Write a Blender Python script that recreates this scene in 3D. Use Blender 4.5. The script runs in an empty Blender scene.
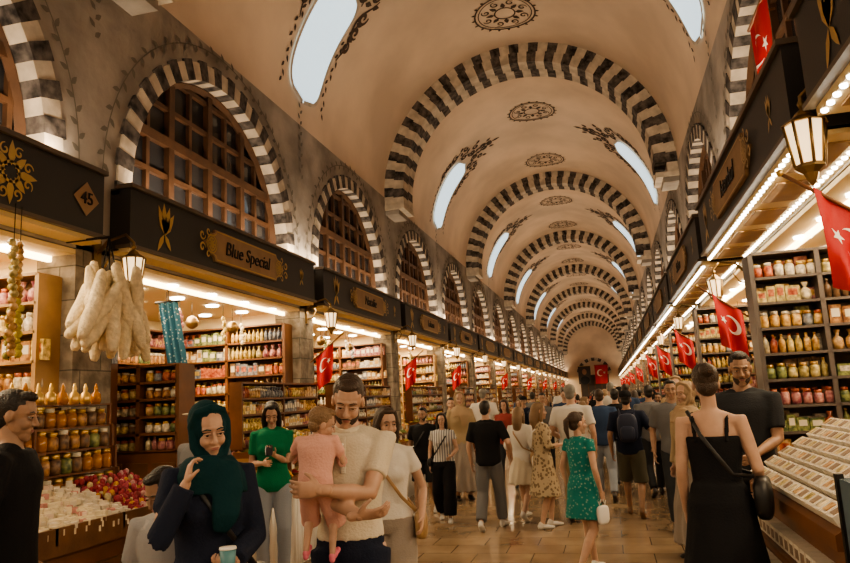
import bpy, math, random
import numpy as np
from mathutils import Vector, Matrix
random.seed(7); np.random.seed(7)
S=bpy.context.scene
COL=S.collection
pi=math.pi
# ------------------------------------------------------------------ materials
_m={}
def M(name,col=(.5,.5,.5),rough=.6,metal=0,es=0,var=0,scale=8,bump=0,bscale=60,pat=None,col2=None,spec=None):
    if name in _m: return _m[name]
    m=bpy.data.materials.new(name); m.use_nodes=True; nt=m.node_tree; N=nt.nodes; L=nt.links
    b=N['Principled BSDF']; c=(*col,1)
    b.inputs['Base Color'].default_value=c; b.inputs['Roughness'].default_value=rough; b.inputs['Metallic'].default_value=metal
    if spec is not None: b.inputs['Specular IOR Level'].default_value=spec
    if es:
        b.inputs['Emission Color'].default_value=c; b.inputs['Emission Strength'].default_value=es
    if var or bump or pat:
        tc=N.new('ShaderNodeTexCoord')
    if var:
        n=N.new('ShaderNodeTexNoise'); n.inputs['Scale'].default_value=scale; n.inputs['Detail'].default_value=6
        L.new(tc.outputs['Object'],n.inputs['Vector'])
        r=N.new('ShaderNodeValToRGB'); r.color_ramp.elements[0].position=.35; r.color_ramp.elements[1].position=.68
        r.color_ramp.elements[0].color=(*[x*(1-var) for x in col],1)
        r.color_ramp.elements[1].color=(*[min(1,x*(1+var*.6)) for x in (col2 or col)],1)
        L.new(n.outputs['Fac'],r.inputs['Fac']); L.new(r.outputs['Color'],b.inputs['Base Color'])
    if pat=='dots' or pat=='print':
        v=N.new('ShaderNodeTexVoronoi'); v.inputs['Scale'].default_value=scale
        L.new(tc.outputs['Object'],v.inputs['Vector'])
        r=N.new('ShaderNodeValToRGB'); r.color_ramp.interpolation='CONSTANT'
        r.color_ramp.elements[0].color=(*col2,1); r.color_ramp.elements[1].color=c; r.color_ramp.elements[1].position=.28 if pat=='dots' else .4
        L.new(v.outputs['Distance'],r.inputs['Fac']); L.new(r.outputs['Color'],b.inputs['Base Color'])
    if pat=='stripe':
        v=N.new('ShaderNodeTexWave'); v.inputs['Scale'].default_value=scale; v.inputs['Distortion'].default_value=.3
        L.new(tc.outputs['Object'],v.inputs['Vector'])
        r=N.new('ShaderNodeValToRGB'); r.color_ramp.elements[0].color=(*col2,1); r.color_ramp.elements[1].color=c
        r.color_ramp.elements[0].position=.4; r.color_ramp.elements[1].position=.6
        L.new(v.outputs['Fac'],r.inputs['Fac']); L.new(r.outputs['Color'],b.inputs['Base Color'])
    if pat=='tile':
        v=N.new('ShaderNodeTexBrick'); v.offset=.5; v.inputs['Scale'].default_value=1.0
        v.inputs['Brick Width'].default_value=.62; v.inputs['Row Height'].default_value=.42; v.inputs['Mortar Size'].default_value=.005
        v.inputs['Color1'].default_value=c; v.inputs['Color2'].default_value=(*col2,1); v.inputs['Mortar'].default_value=(.10,.07,.05,1)
        v.inputs['Bias'].default_value=-.2
        L.new(tc.outputs['Object'],v.inputs['Vector'])
        n=N.new('ShaderNodeTexNoise'); n.inputs['Scale'].default_value=2.2; n.inputs['Detail'].default_value=7
        L.new(tc.outputs['Object'],n.inputs['Vector'])
        mx=N.new('ShaderNodeMixRGB'); mx.blend_type='MULTIPLY'; mx.inputs['Fac'].default_value=.6
        L.new(v.outputs['Color'],mx.inputs['Color1']); 
        r=N.new('ShaderNodeValToRGB'); r.color_ramp.elements[0].position=.3; r.color_ramp.elements[0].color=(.5,.47,.44,1); r.color_ramp.elements[1].position=.65
        L.new(n.outputs['Fac'],r.inputs['Fac']); L.new(r.outputs['Color'],mx.inputs['Color2']); L.new(mx.outputs['Color'],b.inputs['Base Color'])
        mr=N.new('ShaderNodeMapRange'); mr.inputs['To Min'].default_value=.04; mr.inputs['To Max'].default_value=.24
        L.new(n.outputs['Fac'],mr.inputs['Value']); L.new(mr.outputs['Result'],b.inputs['Roughness'])
    if pat=='stone':
        v=N.new('ShaderNodeTexBrick'); v.inputs['Scale'].default_value=1.0
        v.inputs['Brick Width'].default_value=.5; v.inputs['Row Height'].default_value=.3; v.inputs['Mortar Size'].default_value=.006
        v.inputs['Color1'].default_value=c; v.inputs['Color2'].default_value=(*col2,1); v.inputs['Mortar'].default_value=(.12,.11,.09,1)
        sx=N.new('ShaderNodeSeparateXYZ'); cx=N.new('ShaderNodeCombineXYZ'); ad=N.new('ShaderNodeMath'); ad.operation='ADD'
        L.new(tc.outputs['Object'],sx.inputs[0]); L.new(sx.outputs['X'],ad.inputs[0]); L.new(sx.outputs['Y'],ad.inputs[1])
        L.new(ad.outputs[0],cx.inputs['X']); L.new(sx.outputs['Z'],cx.inputs['Y']); L.new(cx.outputs[0],v.inputs['Vector'])
        n=N.new('ShaderNodeTexNoise'); n.inputs['Scale'].default_value=7; n.inputs['Detail'].default_value=7
        L.new(tc.outputs['Object'],n.inputs['Vector'])
        mx=N.new('ShaderNodeMixRGB'); mx.blend_type='MULTIPLY'; mx.inputs['Fac'].default_value=.8
        r=N.new('ShaderNodeValToRGB'); r.color_ramp.elements[0].position=.35; r.color_ramp.elements[0].color=(.35,.33,.3,1); r.color_ramp.elements[1].position=.65
        L.new(n.outputs['Fac'],r.inputs['Fac']); L.new(v.outputs['Color'],mx.inputs['Color1']); L.new(r.outputs['Color'],mx.inputs['Color2'])
        L.new(mx.outputs['Color'],b.inputs['Base Color'])
    if bump:
        n2=N.new('ShaderNodeTexNoise'); n2.inputs['Scale'].default_value=bscale; n2.inputs['Detail'].default_value=4
        L.new(tc.outputs['Object'],n2.inputs['Vector'])
        bp=N.new('ShaderNodeBump'); bp.inputs['Strength'].default_value=bump; bp.inputs['Distance'].default_value=.02
        L.new(n2.outputs['Fac'],bp.inputs['Height']); L.new(bp.outputs['Normal'],b.inputs['Normal'])
    _m[name]=m; return m
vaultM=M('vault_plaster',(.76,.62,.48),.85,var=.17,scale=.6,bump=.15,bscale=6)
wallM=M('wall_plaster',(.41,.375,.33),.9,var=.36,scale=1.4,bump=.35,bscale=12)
stoneM=M('pier_stone',(.34,.295,.24),.85,pat='stone',col2=(.26,.225,.185),bump=.6,bscale=14)
whiteS=M('pale_voussoir',(.64,.565,.455),.8,var=.25,scale=5,bump=.2,bscale=25)
blackS=M('dark_voussoir',(.05,.043,.04),.7,var=.7,scale=9,col2=(.12,.105,.095),bump=.2,bscale=25)
paintM=M('ornament_paint',(.085,.062,.048),.8)
leafM=M('leaf_paint',(.20,.185,.155),.8)
woodM=M('window_wood',(.10,.05,.025),.5,var=.3,scale=5,bump=.1)
woodC=M('counter_wood',(.17,.08,.035),.4,var=.3,scale=5,bump=.1)
glassD=M('dark_window_glass',(.035,.036,.04),.1)
boardM=M('charcoal_board',(.04,.039,.038),.45,bump=.05)
trimM=M('board_trim',(.14,.11,.08),.4)
goldM=M('gold_leaf',(.60,.41,.16),.35,metal=.6)
plaqM=M('tan_plaque',(.36,.235,.13),.5,var=.1)
creamM=M('shop_cream',(.80,.64,.37),.6)
shelfM=M('shelf_wood',(.17,.068,.026),.45,var=.25,scale=4)
shelfL=M('shelf_light_wood',(.38,.23,.105),.45,var=.2,scale=4)
ledM=M('led_white',(1,.91,.74),.4,es=14)
ledW=M('led_warm',(1,.72,.38),.4,es=9)
skyM=M('skylight_glass',(.62,.79,.88),.3,es=1.1)
redM=M('flag_red',(.44,.010,.014),.6,bump=.1)
wht=M('white_cloth',(.8,.78,.74),.7)
metalD=M('dark_iron',(.03,.028,.025),.4,metal=.7)
brassM=M('aged_brass',(.30,.20,.09),.35,metal=.9)
floorM=M('floor_tile',(.37,.27,.175),.3,pat='tile',col2=(.30,.215,.14))
prod=[M('prod_%d'%i,c,.32,var=.45,scale=26,col2=c2) for i,(c,c2) in enumerate([((.62,.42,.10),(.75,.6,.25)),((.42,.05,.035),(.55,.2,.1)),((.56,.48,.32),(.7,.6,.4)),((.62,.27,.06),(.7,.5,.2)),((.10,.16,.07),(.3,.32,.12)),((.28,.11,.05),(.45,.25,.1)),((.64,.58,.48),(.75,.68,.55)),((.5,.25,.08),(.6,.4,.2)),((.09,.12,.2),(.3,.3,.3)),((.44,.34,.10),(.6,.5,.25)),((.38,.07,.12),(.55,.3,.25)),((.13,.07,.045),(.25,.15,.08))])]
honeyM=M('honey_glass',(.42,.17,.02),.12); lidG=M('lid_gold',(.72,.49,.17),.3,metal=.7); lidW=M('lid_white',(.74,.68,.54),.5)
# ------------------------------------------------------------------ mesh builder
class MB:
    def __init__(s): s.v=[];s.l=[];s.t=[];s.mi=[];s.sm=[];s.n=0;s.mats=[]
    def idx(s,m):
        if m not in s.mats: s.mats.append(m)
        return s.mats.index(m)
    def add(s,V,F,m,smooth=False,T=None):
        V=np.asarray(V,float).reshape(-1,3)
        if T is not None:
            T=np.array(T); V=V@T[:3,:3].T+T[:3,3]
        s.v.append(V)
        if isinstance(F,np.ndarray):
            s.l.append((F+s.n).ravel()); s.t.append(np.full(len(F),F.shape[1],int)); k=len(F)
        else:
            s.l.append(np.array([i for f in F for i in f],int)+s.n); s.t.append(np.array([len(f) for f in F],int)); k=len(F)
        s.mi.append(np.full(k,s.idx(m),int)); s.sm.append(np.full(k,smooth,bool)); s.n+=len(V)
    def box(s,c,d,m,rz=0,T=None):
        x,y,z=d[0]/2,d[1]/2,d[2]/2
        V=np.array([(-x,-y,-z),(x,-y,-z),(x,y,-z),(-x,y,-z),(-x,-y,z),(x,-y,z),(x,y,z),(-x,y,z)])
        if rz:
            a,b=math.cos(rz),math.sin(rz); V=V@np.array([[a,b,0],[-b,a,0],[0,0,1]])
        s.add(V+np.array(c),BF,m,False,T)
    def bb(s,a,b,m):
        a=np.array(a,float);b=np.array(b,float); s.box((a+b)/2,b-a,m)
    def lathe(s,pr,c,m,n=10,smooth=True,T=None):
        V,F=lathe(pr,n); s.add(V+np.array(c),F,m,smooth,T)
    def tube(s,pts,r,m,n=6,smooth=True):
        V,F=sweep(pts,[r]*len(pts) if not hasattr(r,'__len__') else r,n=n,cap=1); s.add(V,F,m,smooth)
    def ell(s,c,r,m,nu=10,nv=6,R=None):
        V,F=ell(c,r,nu,nv,R); s.add(V,F,m,True)
    def mesh(s,name):
        me=bpy.data.meshes.new(name); V=np.concatenate(s.v); L=np.concatenate(s.l); T=np.concatenate(s.t)
        me.vertices.add(len(V)); me.vertices.foreach_set('co',V.ravel().astype(np.float32))
        me.loops.add(len(L)); me.loops.foreach_set('vertex_index',L.astype(np.int32))
        me.polygons.add(len(T)); st=np.concatenate([[0],np.cumsum(T)[:-1]]); me.polygons.foreach_set('loop_start',st.astype(np.int32))
        for m in s.mats: me.materials.append(m)
        me.polygons.foreach_set('material_index',np.concatenate(s.mi).astype(np.int32))
        me.polygons.foreach_set('use_smooth',np.concatenate(s.sm))
        me.update(calc_edges=True); me.validate(); return me
    def obj(s,name,loc=(0,0,0),rz=0,sc=1,parent=None):
        return place(s.mesh(name),name,loc,rz,sc,parent)
BF=np.array([(0,3,2,1),(4,5,6,7),(0,1,5,4),(1,2,6,5),(2,3,7,6),(3,0,4,7)])
def place(me,name,loc=(0,0,0),rz=0,sc=1,parent=None):
    o=bpy.data.objects.new(name,me); COL.objects.link(o); o.location=loc; o.rotation_euler=(0,0,rz); o.scale=(sc,sc,sc)
    if parent: o.parent=parent
    return o
def lathe(pr,n=10):
    V=[];F=[]
    for r,z in pr:
        for i in range(n):
            a=2*pi*i/n; V.append((r*math.cos(a),r*math.sin(a),z))
    for k in range(len(pr)-1):
        for i in range(n): j=(i+1)%n; F.append((k*n+i,k*n+j,(k+1)*n+j,(k+1)*n+i))
    F.append(tuple(range(n-1,-1,-1))); F.append(tuple((len(pr)-1)*n+i for i in range(n)))
    return np.array(V),F
def nrm(a):
    a=np.array(a,float); return a/(np.linalg.norm(a)+1e-12)
def sweep(pts,rad,up=(0,1,0),n=12,cap=2):
    P=[np.array(p,float) for p in pts]; R=[(r,r) if not hasattr(r,'__len__') else tuple(r) for r in rad]
    T=[]
    for i in range(len(P)):
        a=P[max(0,i-1)];b=P[min(len(P)-1,i+1)]; T.append(nrm(b-a))
    rings=[]
    if cap==2:
        m=min(R[0])
        for o,sc in((.94,.34),(.7,.71),(.36,.93)): rings.append((P[0]-T[0]*m*o,R[0][0]*sc,R[0][1]*sc,T[0]))
    for p,r,t in zip(P,R,T): rings.append((p,r[0],r[1],t))
    if cap==2:
        m=min(R[-1])
        for o,sc in((.36,.93),(.7,.71),(.94,.34)): rings.append((P[-1]+T[-1]*m*o,R[-1][0]*sc,R[-1][1]*sc,T[-1]))
    V=[];F=[]; up=np.array(up,float)
    for p,rx,ry,t in rings:
        x=np.cross(up,t)
        if np.linalg.norm(x)<.15: x=np.cross((1,0,.01),t) if abs(t[0])<.9 else np.cross((0,0,1),t)
        x=nrm(x); y=np.cross(t,x)
        for i in range(n):
            a=2*pi*i/n; V.append(p+x*rx*math.cos(a)+y*ry*math.sin(a))
    for k in range(len(rings)-1):
        for i in range(n): j=(i+1)%n; F.append((k*n+i,k*n+j,(k+1)*n+j,(k+1)*n+i))
    F.append(tuple(range(n-1,-1,-1))); F.append(tuple((len(rings)-1)*n+i for i in range(n)))
    return np.array(V),F
def ell(c,r,nu=14,nv=9,R=None,e=1):
    if not hasattr(r,'__len__'): r=(r,r,r)
    V=[(0,0,-1)]
    for k in range(1,nv):
        p=-pi/2+pi*k/nv
        for i in range(nu): a=2*pi*i/nu; V.append((math.cos(p)*math.cos(a),math.cos(p)*math.sin(a),math.sin(p)))
    V.append((0,0,1)); V=np.array(V)
    if e!=1:
        V=np.sign(V)*np.abs(V)**e; 
    V=V*np.array(r)
    if R is not None: V=V@np.array(R).T
    V=V+np.array(c,float); F=[]
    for i in range(nu): F.append((0,1+(i+1)%nu,1+i))
    for k in range(nv-2):
        for i in range(nu): j=(i+1)%nu; F.append((1+k*nu+i,1+k*nu+j,1+(k+1)*nu+j,1+(k+1)*nu+i))
    t=len(V)-1;b=1+(nv-2)*nu
    for i in range(nu): F.append((b+i,b+(i+1)%nu,t))
    return V,F
# ------------------------------------------------------------------ people
def remesh(geos,vox,sm=4,wr=0,mode='n'):
    V=[];F=[];n=0
    for v,f in geos:
        V.append(v); F+= [tuple(i+n for i in q) for q in f]; n+=len(v)
    me=bpy.data.meshes.new('tmp'); me.from_pydata(np.concatenate(V).tolist(),[],F)
    ob=bpy.data.objects.new('tmp',me); COL.objects.link(ob)
    m=ob.modifiers.new('r','REMESH'); m.mode='VOXEL'; m.voxel_size=vox; m.adaptivity=0
    s=ob.modifiers.new('s','SMOOTH'); s.iterations=sm; s.factor=.5
    dg=bpy.context.evaluated_depsgraph_get(); ev=ob.evaluated_get(dg); m2=ev.to_mesh()
    nv=len(m2.vertices); A=np.empty(nv*3,np.float32); m2.vertices.foreach_get('co',A); A=A.reshape(-1,3).astype(float)
    Nn=np.empty(nv*3,np.float32); m2.vertices.foreach_get('normal',Nn); Nn=Nn.reshape(-1,3)
    nl=len(m2.loops); L=np.empty(nl,np.int32); m2.loops.foreach_get('vertex_index',L)
    tt=np.empty(len(m2.polygons),np.int32); m2.polygons.foreach_get('loop_total',tt)
    ev.to_mesh_clear(); bpy.data.objects.remove(ob); bpy.data.meshes.remove(me)
    if (tt==4).all(): Fq=L.reshape(-1,4).astype(int)
    else:
        Fq=[];k=0
        for t in tt: Fq.append(tuple(int(x) for x in L[k:k+t])); k+=t
    if wr:
        x,y,z=A.T; ph=random.random()*6
        if mode=='skirt':
            a=np.arctan2(y,x); d=np.sin(a*11+ph+2*np.sin(z*5))*np.clip((1.05-z)*1.6,0,1)*1.5+.4*np.sin(z*22+x*14+ph)
        else:
            d=np.sin(z*24+x*20*np.sin(ph)+3*np.sin(x*7+y*9+ph))*.7+.5*np.sin(z*13-y*22+2.5*np.sin(z*8+ph))+.2*np.sin(x*44+z*19+ph)
        A=A+Nn*(d*wr)[:,None]
    return A,Fq
def ik(a,b,l1,l2,pole):
    a=np.array(a,float);b=np.array(b,float);d=b-a;D=np.linalg.norm(d)
    if D>(l1+l2)*.995: b=a+d/D*(l1+l2)*.995; d=b-a; D=np.linalg.norm(d)
    u=d/D; x=(l1*l1-l2*l2+D*D)/(2*D); h=math.sqrt(max(0,l1*l1-x*x))
    p=np.array(pole,float); p=p-u*np.dot(p,u); p=nrm(p); return a+u*x+p*h,b
def hand(w,d,n,th,curl=.5,sc=1):
    d=nrm(d); n=np.array(n,float); n=nrm(n-d*np.dot(n,d)); s=np.cross(n,d)
    if np.dot(s,th)<0: s=-s
    P=lambda a,b,c: w+sc*(a*d+b*s+c*n)
    G=[sweep([P(-.04,0,0),P(0,0,0),P(.04,0,0),P(.085,0,0)],[(.024*sc,.021*sc),(.028*sc,.019*sc),(.040*sc,.017*sc),(.038*sc,.013*sc)],up=n)]
    for b,l,k in((.030,.070,.9),(.010,.079,1.),(-.011,.073,1.06),(-.030,.057,1.15)):
        p=P(.08,b,0); ang=curl*.35*k; pts=[p]
        for fr in(.46,.30,.24):
            p=p+sc*l*fr*(math.cos(ang)*d+math.sin(ang)*n+.10*s*b/.03*(1-curl*.5)); pts.append(p); ang+=curl*.85*k
        G.append(sweep(pts,[.0092*sc,.0085*sc,.0078*sc,.0065*sc],n=8))
    p0=P(.015,.028,.004); p1=p0+sc*.042*nrm(.65*d+.7*s+.3*n); p2=p1+sc*.032*nrm(.85*d+.3*s+.45*n*(.5+curl)); 
    G.append(sweep([p0,p1,p2],[.014*sc,.011*sc,.008*sc],n=8))
    return G
skinA=M('skin_light',(.47,.295,.215),.5,var=.10,scale=14); skinB=M('skin_tan',(.35,.21,.14),.5,var=.10,scale=14)
lipM=M('lips',(.31,.13,.11),.45); eyeW=M('eye_white',(.42,.39,.36),.2); eyeD=M('eye_iris',(.025,.016,.01),.15)
hairK=M('hair_black',(.018,.014,.012),.45,bump=.5,bscale=120); hairB=M('hair_brown',(.045,.026,.016),.45,bump=.5,bscale=120)
hairL=M('hair_blond',(.20,.125,.07),.5,bump=.5,bscale=120); hairG=M('hair_grey',(.2,.19,.17),.5,bump=.5,bscale=120)
beardK=M('beard_stubble',(.06,.04,.03),.8,bump=.5,bscale=200,var=.3,scale=60)
def fab(n,c,**k): return M('cloth_'+n,c,.85,bump=.25,bscale=90,spec=.2,**k)
def person(name,loc,hd,H=1.75,f=False,lean=0,feet=((-.1,.0),(.1,0)),lw=None,rw=None,lp=None,rp=None,ln=None,rn=None,ld=None,rd=None,
           hy=0,hp=0,hr=0,top=None,bot=None,hair=('short',None),skin=skinA,shoe=None,vox=.012,hs=1,extra=None,wide=1,beard=None,curl=.6,scarf=None):
    g={}
    def G(m,geo,vx=None,wr=0,mode='n',sm=4):
        k=(m,vx or vox,wr>0,mode)
        g.setdefault(k,[[],wr,sm])[0].append(geo)
    raw=[]
    la=math.radians(lean)
    def U(p):
        x,y,z=p; dz=z-.95; return np.array((x,y*math.cos(la)+dz*math.sin(la),.95+dz*math.cos(la)-y*math.sin(la)))
    def TU(p): return U(p) if p[2]>.95 else np.array(p,float)
    w=wide
    if f: TR=[(.84,.11,.10,0),(.90,.172,.118,-.005),(.97,.168,.115,-.005),(1.07,.128,.092,0),(1.16,.132,.098,.0),(1.26,.15,.112,.008),(1.34,.158,.108,.005),(1.40,.155,.088,0),(1.445,.10,.07,-.01),(1.48,.058,.055,-.01)]; SH=.158; ar=.86; HX=.088
    else: TR=[(.84,.12,.10,0),(.90,.162,.115,0),(.97,.158,.112,0),(1.07,.148,.105,0),(1.16,.156,.11,.0),(1.26,.172,.12,.0),(1.34,.185,.118,0),(1.40,.18,.10,-.005),(1.45,.12,.08,-.012),(1.485,.065,.06,-.012)]; SH=.188; ar=1; HX=.09
    def torso(z0,z1,e,flare=0):
        zs=[t for t in TR if z0<t[0]<z1]; 
        def at(z):
            z_=np.array([t[0] for t in TR]); return tuple(np.interp(z,z_,[t[i] for t in TR]) for i in(1,2,3))
        L=[(z0,*at(z0))]+zs+[(z1,*at(z1))]; pts=[];rad=[]
        for z,a,b,c in L:
            q=max(0,(1.05-z)/.3)*flare; pts.append(TU((0,c,z))); rad.append((a*w+e+q,b*w+e+q))
        return sweep(pts,rad,n=20,cap=1)
    sh={-1:U((-SH*w,-.005,1.415)),1:U((SH*w,-.005,1.415))}
    W={};E={}
    for sd,t,pl in((-1,lw,lp),(1,rw,rp)):
        t=np.array(t) if t is not None else U((sd*(SH+.07),.03,.89))
        pl=pl if pl is not None else (sd*.6,-1,-.3)
        e,wq=ik(sh[sd],t,.29,.26,pl); W[sd]=wq;E[sd]=e
    hip={sd:np.array((sd*HX,0,.90)) for sd in(-1,1)}; K={};A={};FP={}
    for sd,ft in((-1,feet[0]),(1,feet[1])):
        lift=ft[2] if len(ft)>2 else 0; pit=ft[3] if len(ft)>3 else 0; ang=ft[4] if len(ft)>4 else sd*6
        k,a=ik(hip[sd],(ft[0],ft[1],.085+lift),.42,.42,(sd*.15,1,0)); K[sd]=k;A[sd]=a;FP[sd]=(pit,ang)
    G(skin,torso(.86,1.47,-.012)); 
    HC=U((0,.0,1.63)); 
    G(skin,sweep([U((0,-.012,1.42)),U((0,-.006,1.49)),HC+np.array((0,-.008,-.07*hs))],[.060 if not f else .05,.056 if not f else .046,.052 if not f else .045]))
    if not f: G(skin,sweep([U((-.12,-.01,1.43)),U((0,-.015,1.475)),U((.12,-.01,1.43))],[.04,.05,.04]))
    else: G(skin,sweep([U((-.11,-.01,1.425)),U((0,-.015,1.46)),U((.11,-.01,1.425))],[.032,.042,.032]))
    for sd in(-1,1):
        mid=(sh[sd]*.45+E[sd]*.55); fm=E[sd]*.7+W[sd]*.3
        G(skin,sweep([U((sd*.08,-.005,1.40)),sh[sd],mid,E[sd],fm,W[sd]],[.055*ar,.057*ar,.047*ar,.040*ar,.041*ar,.026*ar]))
        cm=K[sd]*.68+A[sd]*.32+np.array((0,-.018,0))
        G(skin,sweep([hip[sd],K[sd]*.5+hip[sd]*.5,K[sd],cm,A[sd]],[.088,.072,.055,.054,.034]))
        d=(W[sd]-E[sd]); dd={-1:ld,1:rd}[sd]; nn={-1:ln,1:rn}[sd]
        d=d if dd is None else np.array(dd,float); nn=(-sd,.1,0) if nn is None else nn
        th=np.array((0,1,.3)) if abs(nrm(d)[1])<.75 else np.array((-sd*.4,0,1.))
        for q in hand(W[sd],d,nn,th,curl,ar*.98): G(skin,q,.0048 if vox<.013 else .007,sm=1)
        pit,ang=FP[sd]; c,s_=math.cos(math.radians(ang)),math.sin(math.radians(ang)); cp,sp=math.cos(math.radians(pit)),math.sin(math.radians(pit))
        Rf=np.array([[c,s_,0],[-s_,c,0],[0,0,1]])@np.array([[1,0,0],[0,cp,sp],[0,-sp,cp]])
        sm_=shoe or _m['shoe_dark']
        for cc,rr in(((0,-.03,-.045),(.036,.045,.042)),((0,.05,-.05),(.041,.075,.034)),((0,.12,-.058),(.043,.062,.026)),((0,-.015,-.015),(.038,.045,.04))):
            v,ff=ell(np.array(cc),rr,12,8); v[:,2]=np.maximum(v[:,2],-.083); v=v@Rf.T+A[sd]; v[:,2]=np.maximum(v[:,2],.002); G(sm_,(v,ff),.008,sm=2)
    if top:
        e=top.get('e',.016); hem=top.get('hem',.86); wr=top.get('wr',.003); nk=top.get('neck',1.455)
        same = bot is not None and bot['m']==top['m']; md='skirt' if same and bot['k']=='skirt' else 'n'
        G(top['m'],torso(hem,nk,e,top.get('fl',0)),wr=wr,mode=md)
        sl=top.get('sl',.6)
        if sl>0:
            for sd in(-1,1):
                a,b,c=sh[sd],E[sd],W[sd]; P=[U((sd*.07,-.005,1.40)),a]; R=[.06*ar+e*.6,.062*ar+e*.5]
                fl=top.get('sf',.008)
                if sl<=1: P.append(a+(b-a)*sl); R.append((.052-.01*sl)*ar+e*.5+fl)
                else:
                    P+= [a*.5+b*.5,b,b+(c-b)*(sl-1)*.97]; R+=[.052*ar+e*.7,.046*ar+e*.7,.030*ar+e*.6+fl*.4]
                G(top['m'],sweep(P,R,n=14,cap=1),wr=wr,mode=md)
            yk=.05 if not f else .042
            G(top['m'],sweep([U((-.13,-.008,1.425)),U((0,-.014,1.452)),U((.13,-.008,1.425))],[yk,yk+.016,yk]),wr=wr,mode=md)
        else:
            for sd in(-1,1): G(top['m'],sweep([U((sd*.09,.10,nk-.03)),U((sd*.098,.06,1.42)),U((sd*.1,0,1.462)),U((sd*.095,-.06,1.43)),U((sd*.085,-.10,nk-.03))],[(.014,.006)]*5),.006)
        if f and top.get('bust',1):
            for sd in(-1,1): G(top['m'],ell(U((sd*.068,.088,1.27)),(.066,.055,.065)),wr=wr,mode=md)
        if top.get('collar'):
            v=[U((.062*math.cos(a),.062*math.sin(a)-.005,1.475+.012*math.sin(-a))) for a in np.linspace(0,2*pi,17)]
            G(top['m'],sweep(v,[(.012,.02)]*17,cap=1,up=(0,0,1)),.007,sm=1)
            raw.append((*sweep([U((0,.105,1.44)),U((0,.128,1.36)),U((0,.136,1.28))],[(.014,.004)]*3,n=8),top['m']))
            for k in range(3): raw.append((*ell(U((0,.127+.006*k,1.41-.05*k)),(.006,.004,.006),8,6),wht))
    if bot:
        e=bot.get('e',.012); k=bot['k']; m=bot['m']; wr=bot.get('wr',.003)
        if k in('pants','shorts'):
            G(m,torso(.845,1.04,e-.003),wr=wr)
            for sd in(-1,1):
                a,b,c=hip[sd],K[sd],A[sd]; lo=bot.get('loose',0)
                if k=='pants': G(m,sweep([a+(0,0,.01),a*.5+b*.5,b,b*.45+c*.55,b*.06+c*.94+(0,0,.0)],[.092+e,.080+e+lo*.3,.062+e+lo*.7,.056+e+lo,.048+e+lo*1.1],cap=1,n=14),wr=wr)
                else: 
                    t=bot.get('len',.9); G(m,sweep([a+(0,0,.01),a*.5+b*.5,a+(b-a)*t],[.092+e,.084+e,.078+e+.008],cap=1,n=14),wr=wr)
        else:
            hem=bot['hem']; r=bot.get('r',.26); cy=(feet[0][1]+feet[1][1])/2
            G(m,sweep([(0,0,1.05),(0,-.003,.95),(0,-.005,.86),(0,cy*.4,(.86+hem)/2),(0,cy,hem)],[((.14)*w+e,.105*w+e),(.172*w+e,.13*w+e),(.178*w+e,.135*w+e),((.178+r)/2+.01,(.14+r*.85)/2+.01),(r,r*.85)],n=24,cap=1),wr=max(wr,.008),mode='skirt')
    ry,rp_,rr=math.radians(hy),math.radians(-hp),math.radians(hr)
    Rm=np.array((Matrix.Rotation(ry,3,'Z')@Matrix.Rotation(rr,3,'Y')@Matrix.Rotation(rp_,3,'X')))
    if lean: Rm=Rm@np.array(Matrix.Rotation(-la*.4,3,'X'))
    piv=HC+np.array((0,-.02,-.09*hs))
    def Hp(p): return piv+Rm@(np.array(p,float)*hs-np.array((0,-.02,-.09*hs)))
    def he(c,r): return ell(Hp(c),np.array(r)*hs,14,9,Rm)
    def hsw(P,R): return sweep([Hp(p) for p in P],[x*hs for x in R],n=10)
    hv=.0045 if vox<.012 else (.0055 if vox<.013 else .008)
    jw=1.0 if not f else .90
    for q in(he((0,-.012,.03),(.072,.094,.088)),he((0,.020,-.035),(.057*jw,.066,.074)),he((0,.045,-.085),(.033*jw,.038,.034)),he((0,.066,-.103),(.018,.018,.017)),
             he((.032,.053,-.032),(.025,.030,.03)),he((-.032,.053,-.032),(.025,.030,.03)),hsw([(-.038,.068,.022),(0,.077,.027),(.038,.068,.022)],[.011,.012,.011]),
             hsw([(0,.079,.012),(0,.091,-.012),(0,.101,-.033)],[.0075,.009,.0115]),he((.009,.089,-.037),(.0085,.010,.0075)),he((-.009,.089,-.037),(.0085,.010,.0075)),
             he((0,.071,-.066),(.026,.018,.019)),he((0,.082,-.060),(.019,.006,.006)),he((0,.080,-.071),(.016,.007,.006))): G(skin,q,hv,sm=1)
    for sd in(-1,1):
        G(skin,he((sd*.072,-.008,-.006),(.010,.020,.030)),hv,sm=1)
        v,ff=he((sd*.030,.073,.001),(.013,.011,.0062)); raw.append((v,ff,eyeW))
        v,ff=he((sd*.030,.0820,.001),(.0064,.0036,.006)); raw.append((v,ff,eyeD))
        v,ff=hsw([(sd*.015,.082,.006),(sd*.030,.085,.0085),(sd*.045,.077,.004)],[.003,.0042,.003]); raw.append((v,ff,skin))
        v,ff=hsw([(sd*.015,.083,.0035),(sd*.030,.0862,.0055),(sd*.045,.078,.0015)],[.0012,.0018,.0012]); raw.append((v,ff,eyeD))
        v,ff=hsw([(sd*.016,.083,-.007),(sd*.030,.0835,-.009),(sd*.043,.076,-.006)],[.003,.0036,.003]); raw.append((v,ff,skin))
        v,ff=hsw([(sd*.014,.0850,.023),(sd*.032,.0838,.028),(sd*.048,.073,.022)],[.0025,.0034,.002]); raw.append((v,ff,hair[1] or hairK))
    v,ff=he((0,.0868,-.0605),(.019,.006,.0033)); raw.append((v,ff,lipM)); v,ff=he((0,.0862,-.0675),(.016,.007,.0042)); raw.append((v,ff,lipM))
    ht,hm=hair; hm=hm or hairK
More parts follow.
